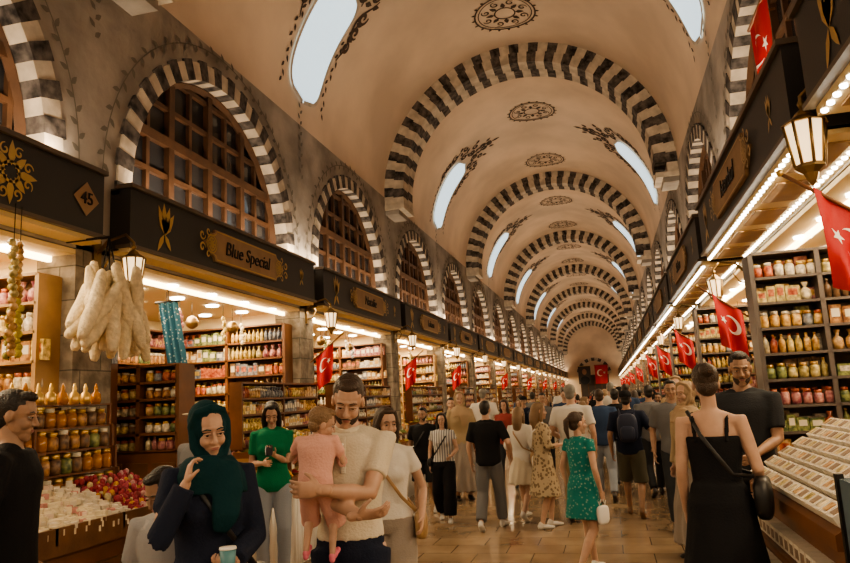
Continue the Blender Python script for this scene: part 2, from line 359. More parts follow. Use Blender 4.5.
    if beard:
        v,ff=ell((0,.020,-.057),np.array((.0595,.066,.064)),18,14); v[:,2]=np.minimum(v[:,2],-.030-.42*np.clip(v[:,1],0,.08)); v2=np.array([Hp(p) for p in v]); G(beard,(v2,ff),hv,sm=1)
        raw.append((*hsw([(-.022,.086,-.058),(0,.092,-.0515),(.022,.086,-.058)],[.0022,.0030,.0022]),beard))
    if ht in('short','long','bun','pony','cap'):
        G(hm,he((0,-.028,.046),(.079,.096,.084)),hv,sm=1); G(hm,he((0,-.055,-.015),(.065,.052,.062)),hv,sm=1)
        if ht!='cap': G(hm,he((0,.028,.096),(.053,.05,.028)),hv,sm=1)
        if ht=='long':
            G(hm,sweep([Hp((0,-.05,.03)),Hp((0,-.075,-.06)),Hp((0,-.085,-.14))-(0,0,.0),Hp((0,-.08,-.14))-np.array((0,.0,.10))],[.08*hs,.082*hs,.078*hs,(.07,.035)],n=14),hv,sm=1)
            for sd in(-1,1): G(hm,hsw([(sd*.050,.035,.080),(sd*.078,.015,.0),(sd*.078,.0,-.09),(sd*.073,-.005,-.17)],[.022,.021,.025,.02]),hv,sm=1)
        if ht=='bun': G(hm,he((0,-.115,.075),(.042,.042,.042)),hv,sm=1)
        if ht=='pony': G(hm,hsw([(0,-.10,.06),(0,-.14,.03),(0,-.145,-.06),(0,-.125,-.15)],[.026,.032,.028,.014]),hv,sm=1)
    if ht=='cap':
        cm=scarf; v,ff=ell((0,-.02,.058),(.09,.105,.085),20,12); v[:,2]=np.maximum(v[:,2],.04); G(cm,(np.array([Hp(p) for p in v]),ff),.006,sm=1)
        G(cm,(lambda q:(np.array([Hp(p) for p in q[0]]),q[1]))(ell((0,.105,.045),(.065,.055,.008))),.005,sm=1)
    if ht=='hijab':
        for q in(he((0,-.034,.025),(.090,.112,.110)),he((0,-.02,-.05),(.083,.085,.085)),hsw([(0,.02,-.125),(0,.0,-.16)],[.068,.085]),
                 hsw([(.082,.0,.03),(.076,.024,-.06),(.048,.055,-.122),(0,.068,-.137),(-.048,.055,-.122),(-.076,.024,-.06),(-.082,0,.03),(-.06,.030,.098),(0,.043,.114),(.06,.030,.098),(.082,.0,.03)],[.019]*11)): G(hm,q,.006,wr=.003,sm=1)
        G(hm,sweep([U((0,0,1.50)),U((0,.01,1.42)),U((0,.02,1.33))],[(.10,.09),(.172*w,.13),(.178*w,.14)],n=18,cap=1),.009,wr=.006)
        G(hm,sweep([U((-.04,.10,1.46)),U((-.05,.155,1.36)),U((-.04,.165,1.26)),U((-.02,.155,1.19))],[(.07,.03),(.08,.026),(.06,.018),(.035,.012)],n=14,cap=2),.009,wr=.006)
    ctx=dict(U=U,W=W,E=E,sh=sh,Hp=Hp,K=K,A=A,hip=hip,G=G,raw=raw,skin=skin)
    if extra: extra(ctx)
    mb=MB(); s=H/1.75
    for (m,vx,_,mode),(geos,wr,sm) in g.items():
        v,ff=remesh(geos,vx,sm,wr,mode); mb.add(v*s,ff,m,True)
    for v,ff,m in raw: mb.add(v*s,ff,m,True)
    return mb.obj(name,loc,math.radians(hd))
M('shoe_dark',(.03,.025,.022),.5)
shoeW=M('shoe_white',(.60,.57,.53),.5); shoeB=M('sandal_brown',(.2,.11,.06),.6); shoeP=M('shoe_pink',(.65,.18,.26),.6)
blk=fab('black',(.012,.012,.014)); nav=fab('navy',(.015,.02,.04)); crm=fab('cream',(.58,.52,.42)); teal=fab('teal_scarf',(.005,.034,.042)); whtF=fab('white',(.60,.57,.53))
taup=fab('taupe',(.28,.24,.21)); gry=fab('grey',(.14,.14,.145)); lgr=fab('light_grey',(.34,.34,.35)); dgr=fab('charcoal',(.032,.035,.04)); oliv=fab('olive',(.10,.095,.07)); tan=fab('tan',(.34,.26,.165)); grn=fab('green',(.01,.16,.075)); jean=fab('jean',(.28,.31,.36))
tealD=fab('teal_print',(.018,.19,.17),pat='dots',col2=(.22,.34,.29),scale=34); floral=fab('beige_print',(.42,.34,.235),pat='print',col2=(.19,.14,.09),scale=22); pinkL=fab('pale_pink',(.62,.36,.31)); strp=fab('stripe',(.55,.53,.5),pat='stripe',col2=(.2,.2,.22),scale=9)
bagK=M('bag_black',(.015,.014,.014),.4); bagW=M('bag_white',(.7,.68,.64),.5); bagN=M('bag_navy',(.02,.028,.06),.6); bagT=M('bag_tan',(.36,.23,.12),.5)
phoneM=M('phone_black',(.02,.02,.025),.2); cupM=M('paper_cup',(.08,.22,.26),.4)
WL=((-.09,.22),(.09,-.24,.05,28)); WR=((-.09,-.24,.05,28),(.09,.22))
def strap(c,side,m,bz=.95,size=(.05,.12,.1),off=.0):
    U=c['U']
    for q in(1,-1):
        P=[U((-side*.13,.0,1.475)),U((-side*.05,q*.137,1.34)),U((side*.10,q*.145,1.12)),U((side*.2,q*.04,bz+size[2]))]
        c['raw'].append((*sweep(P,[(.012,.004)]*4,n=8),m))
    c['raw'].append((*ell((side*(.21+size[0]/2),off,bz),size,16,10,e=.6),m))
def handbag(c,sd,m,size=(.04,.13,.11),drop=.30):
    w=c['W'][sd]; p=w+np.array((0,0.0,-.08))
    for o in(-.05,.05): c['raw'].append((*sweep([p+(0,o*.3,0),p+(0,o,-drop*.35),p+(0,o*1.2,-drop+size[2]*1.4)],[.006]*3,n=8),m))
    c['raw'].append((*ell(p+(0,0,-drop),size,16,10,e=.55),m))
def backpack(c,m):
    U=c['U']; c['raw'].append((*ell(U((0,-.19,1.24)),(.14,.085,.2),18,12,e=.6),m)); c['raw'].append((*ell(U((0,-.27,1.17)),(.10,.04,.10),18,12,e=.6),m))
    for sd in(-1,1): c['raw'].append((*sweep([U((sd*.09,-.14,1.40)),U((sd*.11,-.02,1.49)),U((sd*.115,.12,1.38)),U((sd*.13,.13,1.2)),U((sd*.16,-.08,1.08))],[(.022,.008)]*5,n=8),m))
P=person
T=lambda m,**k:dict(m=m,**k)
PPL={}
P('shopper_in_black_tshirt',(-3.0,3.05,0),-62,1.86,top=T(blk,sl=.75),bot=T(dgr,k='pants'),hair=('short',hairK),skin=skinB,vox=.011,feet=((-.1,.05),(.1,-.05)),hy=-4,hp=10)
def x_hij(c):
    w=c['W'][-1]; p=w+np.array((.035,.085,.02))
    c['raw'].append((*sweep([p+(0,0,-.055),p+(0,0,.05)],[.026,.034],cap=1,n=16),cupM)); c['raw'].append((*sweep([p+(0,0,.05),p+(0,0,.058)],[.036,.034],cap=1,n=16),wht))
    c['raw'].append((*ell(p+(.05,.03,-.13),(.045,.03,.085),12,8,e=.7),wht))
    strap(c,-1,bagK,.88,(.05,.13,.12))
P('woman_in_teal_headscarf',(-1.80,2.95,0),222,1.74,f=True,top=T(nav,sl=1.95,hem=.84,e=.024,sf=.025,wr=.006),bot=T(nav,k='skirt',hem=.12,r=.30),hair=('hijab',teal),
  lw=(-.04,.28,1.08),rw=(.125,.16,1.41),rp=(.45,.1,-1),lp=(-.6,-.5,-.6),rd=(-.22,-.06,1),rn=(-.8,.0,.1),ld=(.75,.55,.1),ln=(.1,.2,1),hp=14,hy=4,hr=6,wide=.98,vox=.010,extra=x_hij,curl=.9)
P('boy_in_grey_tshirt',(-2.18,3.2,0),196,1.43,top=T(lgr,sl=.8,e=.02),bot=T(dgr,k='shorts'),hair=('short',hairK),skin=skinB,hs=1.12,hp=26,hy=-30,vox=.012,wide=.92)
P('man_holding_baby',(-1.34,3.52,0),190,1.86,top=T(crm,sl=.68,e=.013,sf=.007,collar=1,wr=.003,hem=.97),bot=T(nav,k='pants'),hair=('short',hairB),beard=beardK,
  lw=(.07,.33,1.23),rw=(-.10,.30,1.11),lp=(-1.0,-.5,-.9),rp=(.8,-.5,-.7),ld=(1,.05,.05),ln=(0,-1,.1),rd=(-1,.10,.1),rn=(0,-.6,.8),hp=26,hy=8,hr=-6,wide=.96,vox=.010,curl=.55)
P('baby',(-1.42,3.275,.93),4,.74,top=T(pinkL,sl=1.9,e=.028,hem=.80,sf=.005),bot=T(pinkL,k='shorts',e=.03,len=1.25),hair=('short',hairL),hs=1.58,hy=-62,hp=12,hr=10,shoe=shoeP,
  feet=((-.14,.02,.10,-30),(.16,.06,.06,-30)),lw=(-.17,.24,1.36),rw=(.14,.26,1.34),lp=(-1,-.2,-.8),rp=(.6,-.2,-1),lean=12,wide=1.15,vox=.012)
P('woman_in_white_top',(-1.55,4.82,0),196,1.66,f=True,top=T(whtF,sl=.5,hem=.95),bot=T(taup,k='pants',loose=.03,e=.018),hair=('long',hairB),hy=24,hp=5,lw=(-.24,.12,.95),feet=WL,vox=.011,extra=lambda c:strap(c,-1,bagT,.9))
def x_green(c):
    p=c['W'][-1]+np.array((.04,.10,.05)); R=np.array(Matrix.Rotation(.9,3,'X')); c['raw'].append((*ell(p,(.038,.006,.075),12,8,R,e=.4),phoneM))
P('stallkeeper_in_green_tshirt',(-3.42,6.8,0),205,1.77,f=True,top=T(grn,sl=.7,e=.022,hem=.84),bot=T(jean,k='pants'),hair=('long',hairK),lw=(-.02,.25,1.22),rw=(.08,.22,1.14),hp=24,vox=.012,extra=x_green,shoe=shoeW,ld=(.5,.6,.5),ln=(.2,-.3,1))
P('shopper_with_light_cap',(-2.86,4.6,0),160,1.76,top=T(gry,sl=.6),bot=T(dgr,k='pants'),hair=('cap',hairK),scarf=crm,vox=.013)
P('woman_in_black_dress',(.60,4.74,0),-14,1.83,f=True,top=T(blk,sl=0,neck=1.33,hem=.9,e=.01,bust=1),bot=T(blk,k='skirt',hem=.10,r=.31),hair=('bun',hairB),hy=14,hp=6,lw=(-.205,.07,.885),lp=(-.15,-1,0),rw=(.19,.20,1.0),rp=(.35,-1,-.2),vox=.010,
  extra=lambda c:(strap(c,1,bagK,.98,(.05,.13,.12),.0)),feet=((-.1,.05),(.1,-.08)))
P('man_in_charcoal_tshirt',(1.04,6.15,0),158,1.95,top=T(dgr,sl=.75,e=.02),bot=T(dgr,k='pants'),hair=('short',hairK),beard=beardK,skin=skinB,hy=16,hp=10,lw=(-.1,.28,1.05),vox=.011)
P('girl_in_teal_dress',(-.32,7.08,0),-38,1.50,f=True,top=T(tealD,sl=.35,hem=.9,bust=0,e=.012),bot=T(tealD,k='skirt',hem=.60,r=.22),hair=('pony',hairB),hs=1.04,shoe=shoeW,feet=WL,vox=.011,extra=lambda c:handbag(c,1,bagW,(.03,.09,.1),.16),hy=-20)
PPL['a']=P('man_in_black_shirt',(-1.60,9.33,0),-6,1.64,top=T(blk,sl=.8,e=.025),bot=T(gry,k='pants',loose=.012),hair=('short',hairK),feet=WR,shoe=shoeW,vox=.014,rw=(.3,.12,.98))
PPL['b']=P('woman_in_striped_top',(-2.36,10.0,0),186,1.50,f=True,top=T(strp,sl=.4,hem=.95),bot=T(blk,k='pants',loose=.035,e=.02),hair=('long',hairK),feet=WL,shoe=shoeW,vox=.014,extra=lambda c:strap(c,1,bagK,.95,(.04,.09,.07)),lw=(-.15,.25,1.05))
PPL['c']=P('woman_in_white_skirt',(-1.25,10.05,0),-20,1.53,f=True,top=T(whtF,sl=1.2,e=.022),bot=T(crm,k='skirt',hem=.55,r=.24),hair=('long',hairL),feet=WL,shoe=shoeW,vox=.014,extra=lambda c:strap(c,1,bagT,.95))
PPL['d']=P('woman_in_beige_print_dress',(-.90,9.45,0),-72,1.58,f=True,top=T(floral,sl=1.3,e=.022,sf=.03),bot=T(floral,k='skirt',hem=.45,r=.27),hair=('long',hairL),feet=((-.1,.08),(.1,-.1)),shoe=shoeW,vox=.013,rw=(.1,.28,1.15),extra=lambda c:strap(c,-1,bagW,.9))
PPL['e']=P('man_in_white_tshirt',(-.50,9.8,0),-10,1.80,top=T(whtF,sl=.7,e=.024),bot=T(tan,k='pants',loose=.01),hair=('short',hairG),feet=((-.12,.03),(.12,-.03)),vox=.014,lw=(-.2,.2,1.05),wide=1.06)
PPL['f']=P('man_with_cap_and_backpack',(.22,10.18,0),-4,1.67,top=T(nav,sl=.8,e=.024),bot=T(oliv,k='shorts',len=1.02,e=.02),hair=('cap',hairK),scarf=blk,feet=WL,skin=skinB,shoe=shoeB,vox=.014,extra=lambda c:backpack(c,bagN),rw=(.32,.1,.98))
PPL['g']=P('man_with_shoulder_bag',(-2.80,10.6,0),176,1.58,top=T(blk,sl=.7,e=.02),bot=T(dgr,k='shorts'),hair=('short',hairK),beard=beardK,skin=skinB,feet=WR,shoe=shoeW,vox=.014,extra=lambda c:strap(c,1,bagK,.98))
PPL['h']=P('woman_with_headscarf_shopping',(.76,7.75,0),130,1.74,f=True,top=T(tan,sl=1.9,e=.03,hem=.8),bot=T(taup,k='skirt',hem=.15,r=.27),hair=('hijab',fab('beige_scarf',(.36,.26,.17))),vox=.014)
PPL['i']=P('man_in_blue_shirt',(-.15,11.6,0),4,1.72,top=T(fab('blue',(.035,.06,.12)),sl=.8,e=.024),bot=T(jean,k='pants'),hair=('short',hairB),feet=WL,vox=.016)
PPL['j']=P('woman_in_red_top',(-1.9,13.2,0),170,1.62,f=True,top=T(fab('red',(.26,.055,.05)),sl=.6,e=.02),bot=T(dgr,k='pants'),hair=('long',hairB),feet=WR,vox=.016)
PPL['k']=P('man_in_grey_tshirt',(.62,12.0,0),6,1.74,top=T(gry,sl=.8,e=.024),bot=T(dgr,k='pants'),hair=('short',hairK),feet=WR,vox=.016,skin=skinB)
crowd=[('a',-2.85,12.9,190),('e',-2.6,15,0),('f',.75,13.6,10),('j',.55,16.4,8),('i',-.9,15.2,185),('c',-1.5,17.5,180),('d',-2.9,18.5,20),('b',-.2,18.6,176),('g',.8,20,0),
 ('a',-.9,21.5,2),('f',-2.0,22.5,178),('h',.2,23.5,180),('i',-3.0,25,0),('j',-1.2,26,184),('e',.7,27,5),('c',-.4,29.5,0),('g',-2.4,30.5,180),('d',.3,33,90),('a',-1.6,35,4),
 ('b',-2.8,37,0),('f',-.6,39,180),('i',.6,42,0),('e',-2.2,44,180),('j',-1,47,0),('a',.1,50,180),('c',-2.4,53,0),('g',-1.3,57,180),('k',.4,61,0),('k',-.7,13.8,-15),('h',-2.5,12.0,200),('b',.2,14.6,20),
 ('h',.95,10.8,170),('a',.1,12.7,-5),('c',-.45,12.4,10),('g',.95,14.9,170),('e',.05,16.2,0),('k',-1.3,14.4,182),('i',.9,17.8,4),('d',-.55,17.2,-80),('f',-1.9,16.3,180),('c',-3.0,14.3,90),('b',-1.0,19.6,0),('h',-.1,20.9,0),('k',.5,22.3,0),('c',-2.6,21.0,180),('e',-1.5,24.2,0),('f',.0,25.8,2),('d',-2.2,27.8,0),
 ('k',.75,9.3,175),('i',.35,15.5,0),('a',-.35,19.6,0),('f',.25,17.4,0),('k',-2.0,19.4,0),('a',1.0,12.4,80)]
for k,x,y,r in crowd:
    o=PPL[k]; q=bpy.data.objects.new(o.name,o.data); COL.objects.link(q); q.location=(x,y,0); q.rotation_euler=(0,0,math.radians(r)); s=.98+random.random()*.08; q.scale=(s,s,s)
# ------------------------------------------------------------------ architecture
XL,XR,CX,RV,ZV=-4.35,1.75,-1.3,3.05,6.1
BW=4.6; Y0=-4.2; NB=18; Y1=Y0+BW*NB; HB=BW/2; ZS=3.90; RO=-.6; LO=.25; LW=.15
f=MB(); f.add([(-8,Y0-3,0),(5,Y0-3,0),(5,Y1,0),(-8,Y1,0)],[(0,1,2,3)],floorM); f.obj('floor')
mb=MB(); na,ny=40,int((Y1-Y0)/1.2)
A=np.linspace(0,pi,na+1); Ys=np.linspace(Y0,Y1,ny+1)
V=[(CX+RV*math.cos(a),y,ZV+RV*math.sin(a)) for y in Ys for a in A]
Fq=[(j*(na+1)+i,j*(na+1)+i+1,(j+1)*(na+1)+i+1,(j+1)*(na+1)+i) for j in range(ny) for i in range(na)]
mb.add(V,Fq,vaultM,True)
def vp(s,y,r=RV-.012):
    a=pi/2+s/RV; return (CX+r*math.cos(a),y,ZV+r*math.sin(a))
def stroke(mb,pts,w,mat,mp):
    n=len(pts); ws=w if hasattr(w,'__len__') else [w*(.35+.65*math.sin(pi*(i+.5)/n)) for i in range(n)]
    V=[]
    for i,(a,b) in enumerate(pts):
        p0=pts[max(0,i-1)];p1=pts[min(n-1,i+1)]; dx,dy=p1[0]-p0[0],p1[1]-p0[1]; L=math.hypot(dx,dy)+1e-9; nx,ny_=-dy/L,dx/L
        V+= [mp(a+nx*ws[i]/2,b+ny_*ws[i]/2),mp(a-nx*ws[i]/2,b-ny_*ws[i]/2)]
    mb.add(V,[(2*i,2*i+1,2*i+3,2*i+2) for i in range(n-1)],mat)
def spiral(cx,cy,r,t0,turns,sg=1,n=18):
    return [(cx+r*(1-.85*k/n)*math.cos(t0+sg*turns*2*pi*k/n),cy+r*(1-.85*k/n)*math.sin(t0+sg*turns*2*pi*k/n)) for k in range(n+1)]
def leaf(mb,x,y,a,l,w,mat,mp):
    c,s=math.cos(a),math.sin(a); q=[(0,0),(.35,.5),(.7,.35),(1,0),(.7,-.35),(.35,-.5)]
    mb.add([mp(x+c*l*u-s*w*v,y+s*l*u+c*w*v) for u,v in q],[(0,1,2,3,4,5)],mat)
def scroll(mb,s0,y0,dr,mp,sc=1):
    for sg in(-1,1):
        for ds,dy,r,t,tn in((.12,.42,.16,0,1.3),(.38,.22,.15,2,1.3),(.58,.40,.12,1,1.2),(.78,.13,.13,3,1.3),(-.14,.86,.15,1,1.2),(-.45,.92,.13,2,1.2),(-.78,.90,.11,0,1.2),(.3,.74,.11,1,1.1),(1.0,.05,.08,0,1.1)):
            stroke(mb,[(s0+dr*a*sc,y0+sg*b*sc) for a,b in spiral(ds,dy,r,t,tn)],.085*sc,paintM,mp)
        stroke(mb,[(s0+dr*sc*u,y0+sg*sc*(.50*(1-u)*abs(math.cos(u*3))+.05)) for u in np.linspace(-.05,1.2,16)],.07*sc,paintM,mp)
        stroke(mb,[(s0+dr*sc*u,y0+sg*sc*(.82+.08*math.sin(u*6))) for u in np.linspace(-1.1,.3,16)],.06*sc,paintM,mp)
        for ds,dy,a in((.25,.5,.6),(.5,.1,.2),(.65,.5,.9),(.95,.22,.6),(.05,.6,1.2),(.3,.05,.3),(-.3,.78,1.4),(-.6,.80,1.6),(.1,.85,.9)): leaf(mb,s0+dr*ds*sc,y0+sg*dy*sc,(0 if dr>0 else pi)+sg*a*dr,.2*sc,.12*sc,paintM,mp)
    leaf(mb,s0+dr*1.1*sc,y0,0 if dr>0 else pi,.28*sc,.12*sc,paintM,mp)
YA=5.0; AW=2*BW; YSK=4.8; AO=.35
for b in range(-1,8):
    yp=YA+AW*b
    for oy in(3.75,7.85):
        y=yp+oy
        for r,w in((.60,.035),(.53,.02),(.2,.03)): stroke(mb,[(r*math.cos(t),y+r*math.sin(t)) for t in np.linspace(0,2*pi,33)],[w]*33,paintM,vp)
        for k in range(8):
            t=k*pi/4; leaf(mb,.2*math.cos(t),y+.2*math.sin(t),t,.18,.10,paintM,vp); stroke(mb,[(a,b_) for a,b_ in spiral(.39*math.cos(t+.39),y+.39*math.sin(t+.39),.09,t,1.2)],.035,paintM,vp)
        for k in range(20): t=k*pi/10; leaf(mb,.60*math.cos(t),y+.60*math.sin(t),t,.08,.06,paintM,vp)
    for sd in(-1,1):
        mp=lambda s,y,sd=sd: vp(s*sd,y)
        scroll(mb,2.32,yp+YSK,-1,mp,.92)
        for k in range(16):
            for e in(-1,1): leaf(mb,2.5+k*.12,yp+YSK+e*(.74+.03*math.sin(k)),(.6 if k%2 else -.6)*e,.12,.06,paintM,mp)
mb.obj('ceiling')
sk=MB()
n1,n2=16,6
V=[];SA,SB=2.30,4.40; HWS=.56
hw_=lambda t: HWS*(1-abs(2*t-1)**6)**.5+.02
for i in range(n1+1):
    t=i/n1; s=SA+t*(SB-SA); h=hw_(t)
    for j in range(n2+1): V.append(vp(s,(j/n2*2-1)*h,RV-.02))
sk.add(V,[(i*(n2+1)+j,i*(n2+1)+j+1,(i+1)*(n2+1)+j+1,(i+1)*(n2+1)+j) for i in range(n1) for j in range(n2)],skyM)
ol=[(SA+t*(SB-SA),hw_(t)) for t in np.linspace(0,1,24)]
for e in(-1,1): stroke(sk,[(a,b*e) for a,b in ol],[.07]*24,whiteS,lambda s,y: vp(s,y,RV-.03))
skm=sk.mesh('skylight')
for b in range(-1,8):
    y=YA+AW*b+YSK
    place(skm,'skylight',(0,y,0)); o=place(skm,'skylight',(2*CX,y,0)); o.scale=(-1,1,1)
def wedge(mb,r0,r1,a0,a1,e0,e1,mat,mp,n=2):
    V=[]
    for k in range(n+1):
        a=a0+(a1-a0)*k/n
        for r in(r0,r1):
            for e in(e0,e1): V.append(mp(r*math.cos(a),r*math.sin(a),e))
    F=[(0,1,3,2),(4*n,4*n+2,4*n+3,4*n+1)]
    for k in range(n):
        b=4*k; F+=[(b,b+4,b+5,b+1),(b+2,b+3,b+7,b+6),(b,b+2,b+6,b+4),(b+1,b+5,b+7,b+3)]
    mb.add(V,F,mat)
ta=MB(); N=47; a0,a1=math.radians(-4),math.radians(184)
mpx=lambda u,v,e:(CX+u,e,ZV+v)
dA=(a1-a0)/N
for k in range(N):
    x0=a0+dA*k; x1=x0+dA; dk=k%2==1
    wedge(ta,2.84,RV+.03,x0,x1,-.38,.38,whiteS if not dk else blackS,mpx)
    if dk:
        wedge(ta,2.62,2.845,x0+.14*dA,x1+.14*dA,-.385,.0,blackS,mpx); wedge(ta,2.62,2.845,x0-.08*dA,x1-.08*dA,.0,.385,blackS,mpx)
        wedge(ta,2.62,2.845,x1+.14*dA,x0+2.14*dA,-.38,.0,whiteS,mpx); wedge(ta,2.62,2.845,x1-.08*dA,x0+1.92*dA,.0,.38,whiteS,mpx)
for sd in(-1,1):
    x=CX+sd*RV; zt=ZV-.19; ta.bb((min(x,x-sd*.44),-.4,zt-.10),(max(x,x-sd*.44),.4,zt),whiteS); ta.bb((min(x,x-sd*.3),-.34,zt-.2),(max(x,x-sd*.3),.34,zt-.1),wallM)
tam=ta.mesh('striped_transverse_arch')
for b in range(-1,9): place(tam,'striped_transverse_arch',(0,min(YA+AW*b+AO,Y1-.4),0))
def wall(side):
    mb=MB(); sx=(lambda X:X) if side<0 else (lambda X:2*CX-X)
    def q(V,F,m): mb.add([(sx(x),y,z) for x,y,z in V],F,m)
    def B(a,b,m): 
        xa,xb=sorted((sx(a[0]),sx(b[0]))); mb.bb((xa,a[1],a[2]),(xb,b[1],b[2]),m)
    def onw(y,z,o=.012):
        if z<=ZV: return (sx(XL+o),y,z)
        r=RV-o; s=(z-ZV)/RV; return (sx(CX-r*math.cos(s)),y,ZV+r*math.sin(s))
    zs=ZS; TH=ZV-ZS
    for i in range(NB):
        yc=Y0+BW*(i+.5)+(LW if side<0 else 0)
        ca=math.atan2(TH,HB); ang=sorted(list(np.linspace(0,pi,25))+[ca,pi-ca])
        V=[]
        for a in ang:
            c,s=math.cos(a),math.sin(a); k=min(HB/abs(c) if abs(c)>1e-6 else 9e9,TH/s if s>1e-6 else 9e9)
            V+= [(XL,yc+1.92*c,zs+1.92*s),(XL,yc+k*c,zs+k*s)]
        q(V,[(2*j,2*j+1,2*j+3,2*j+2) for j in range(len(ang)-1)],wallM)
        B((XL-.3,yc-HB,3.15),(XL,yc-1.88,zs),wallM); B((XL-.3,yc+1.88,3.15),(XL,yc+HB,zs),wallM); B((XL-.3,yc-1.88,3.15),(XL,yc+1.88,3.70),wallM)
        ys=Y0+BW*(i+.5)+(LO if side<0 else RO)
        B((XL-.4,ys-HB,0),(XL,ys-2.06,3.2),stoneM); B((XL-.4,ys+2.06,0),(XL,ys+HB,3.2),stoneM)
        N=37
        mpw=lambda u,v,e:(sx(XL+e),yc+u,zs+v)
        for k in range(N):
            m=whiteS if k%2==0 else blackS
            wedge(mb,1.74,1.98 if k%2 else 1.95,pi*k/N,pi*(k+1)/N,-.26,.03 if k%2 else .022,m,mpw)
        for e in(-1,1):
            ya,yb=sorted((yc+e*1.74,yc+e*1.97)); B((XL-.26,ya,3.66),(XL+.03,yb,3.78),whiteS); B((XL-.26,ya,3.78),(XL+.03,yb,zs),blackS)
        if yc<45:
            for k in range(1,56):
                a=pi*k/56; rr=2.15; z=zs+rr*math.sin(a)
                leaf(mb,yc+rr*math.cos(a),z,a+pi/2+(.9 if k%2 else -.9),.11,.055,leafM,onw)
            stroke(mb,[(yc+2.15*math.cos(a),zs+2.15*math.sin(a)) for a in np.linspace(.02,pi-.02,40)],[.014]*40,leafM,onw)
        for k in range(30 if yc<45 else 0):
            z=5.2+k*.09; leaf(mb,yc-HB,z,pi/2+(.8 if k%2 else -.8),.11,.055,leafM,onw)
    return mb.obj('wall_left' if side<0 else 'wall_right')
wall(-1); wall(1)
w=MB(); n=24; Rw=1.77
V=[(0,0,ZS)]+[(0,Rw*math.cos(a),ZS+Rw*math.sin(a)) for a in np.linspace(0,pi,n+1)]
w.add(V,[(0,i,i+1) for i in range(1,n+1)],glassD); w.bb((-.02,-Rw,3.6),(0,Rw,ZS),glassD)
V,F_=sweep([(0.04,1.73*math.cos(a),ZS+1.73*math.sin(a)) for a in np.linspace(0,pi,n+1)],[.06]*(n+1),n=4,cap=1,up=(1,0,0)); w.add(V,F_,woodM)
for k in range(-4,5):
    y=k*.4; h=math.sqrt(1.73**2-y*y)
    t=.10 if k in(-2,0,2) else .055; w.bb((0,y-t/2,3.62),(.07 if t>.06 else .05,y+t/2,ZS+h),woodM)
for k in range(0,5):
    z=ZS+k*.40; hw=math.sqrt(max(0,1.73**2-(z-ZS)**2)); t=.11 if k in(0,2) else .055; w.bb((.001,-hw,z-t/2),(.075 if t>.06 else .052,hw,z+t/2),woodM)
wm=w.mesh('window')
c=0
for i in range(NB):
    yc=Y0+BW*(i+.5); c+=1; place(wm,'window_%d'%c,(XL-.25,yc+LW,0)); c+=1; place(wm,'window_%d'%c,(XR+.25,yc,0),pi)
e=MB(); V=[(CX,Y1,ZV)]+[(CX+3.4*math.cos(a),Y1,ZV+3.4*math.sin(a)) for a in np.linspace(0,pi,25)]
e.add(V,[(0,i,i+1) for i in range(1,25)],vaultM); e.bb((-5.2,Y1,0),(2.2,Y1+.1,ZV),vaultM)
for k in range(15): wedge(e,1.5,1.85,pi*k/15,pi*(k+1)/15,-.1,.02,whiteS if k%2==0 else blackS,lambda u,v,ee:(CX+u,Y1+ee,3.4+v))
e.obj('wall_end')
d=MB(); d.bb((CX-1.5,Y1-.04,0),(CX+1.5,Y1-.005,3.4),M('gate_dark',(.05,.04,.035),.6))
for k in range(5): d.bb((CX-1.5+k*.72,Y1-.08,0),(CX-1.38+k*.72,Y1-.04,3.4),woodM)
d.obj('door_1')
# ------------------------------------------------------------------ flags
def flag(mb,org,du,dv,wave,size=(.38,.56)):
    W_,H_=size; du=np.array(du,float);dv=np.array(dv,float);nn=nrm(np.cross(du,dv)); org=np.array(org,float)
    def mp(u,v,o=0): return org+du*u*W_*(1-.12*v)+dv*v*H_+nn*(wave*(math.sin(u*8+v*2)*.7+math.sin(u*15-v*3)*.3)*(.3+v)+o)
    nu,nv=16,14
    mb.add([mp(i/nu,j/nv) for j in range(nv+1) for i in range(nu+1)],[(j*(nu+1)+i,j*(nu+1)+i+1,(j+1)*(nu+1)+i+1,(j+1)*(nu+1)+i) for j in range(nv) for i in range(nu)],redM,True)
    for o in(.004,-.004):
        R=.26;q=[]
        for k in range(25):
            a=math.radians(42+276*k/24); a2=math.radians(50+260*k/24)
            q+= [(.42+R*math.cos(a)*1.0,.42+R*math.sin(a)*W_/H_),(.42+.07+R*.8*math.cos(a2),.42+R*.8*math.sin(a2)*W_/H_)]
        mb.add([mp(a,b,o) for a,b in q],[(2*k,2*k+1,2*k+3,2*k+2) for k in range(24)],wht)
        st=[mp(.74,.42,o)]+[mp(.74+(.12 if k%2==0 else .048)*math.cos(pi+k*pi/5),.42+(.12 if k%2==0 else .048)*math.sin(pi+k*pi/5)*W_/H_,o) for k in range(10)]
        mb.add(st,[(0,1+k,1+(k+1)%10) for k in range(10)],wht)
fl=MB(); fl.tube([(0,0,-.12),(.55,0,.3)],.012,shelfM); flag(fl,(.10,0,-.03),nrm((.79,0,.61)),(0,.04,-1),.05)
fl.ell((.56,0,.31),.022,goldM); flm=fl.mesh('turkish_flag')
l=MB()
l.tube([(0,0,.0),(.12,0,.12),(.3,0,.16),(.38,0,.08),(.38,0,.02)],.013,brassM); l.tube([(0,0,-.12),(.10,0,-.10),(.16,0,0),(.10,0,.08),(.05,0,.03)],.010,brassM)
l.box((.01,0,-.02),(.03,.09,.32),brassM)
l.lathe([(.01,.02),(.035,0),(.05,-.02),(.10,-.05),(.105,-.06)],(.38,0,0),brassM,8,False)
l.lathe([(.088,-.06),(.06,-.26)],(.38,0,0),M('lantern_glass',(1,.73,.40),.3,es=1.6),8,False)
for k in range(8):
    a=2*pi*k/8; l.tube([(.38+.093*math.cos(a),.093*math.sin(a),-.055),(.38+.065*math.cos(a),.065*math.sin(a),-.265)],.008,brassM,4)
l.lathe([(.068,-.258),(.07,-.275),(.035,-.30),(.02,-.34),(.004,-.36)],(.38,0,0),brassM,8,False)
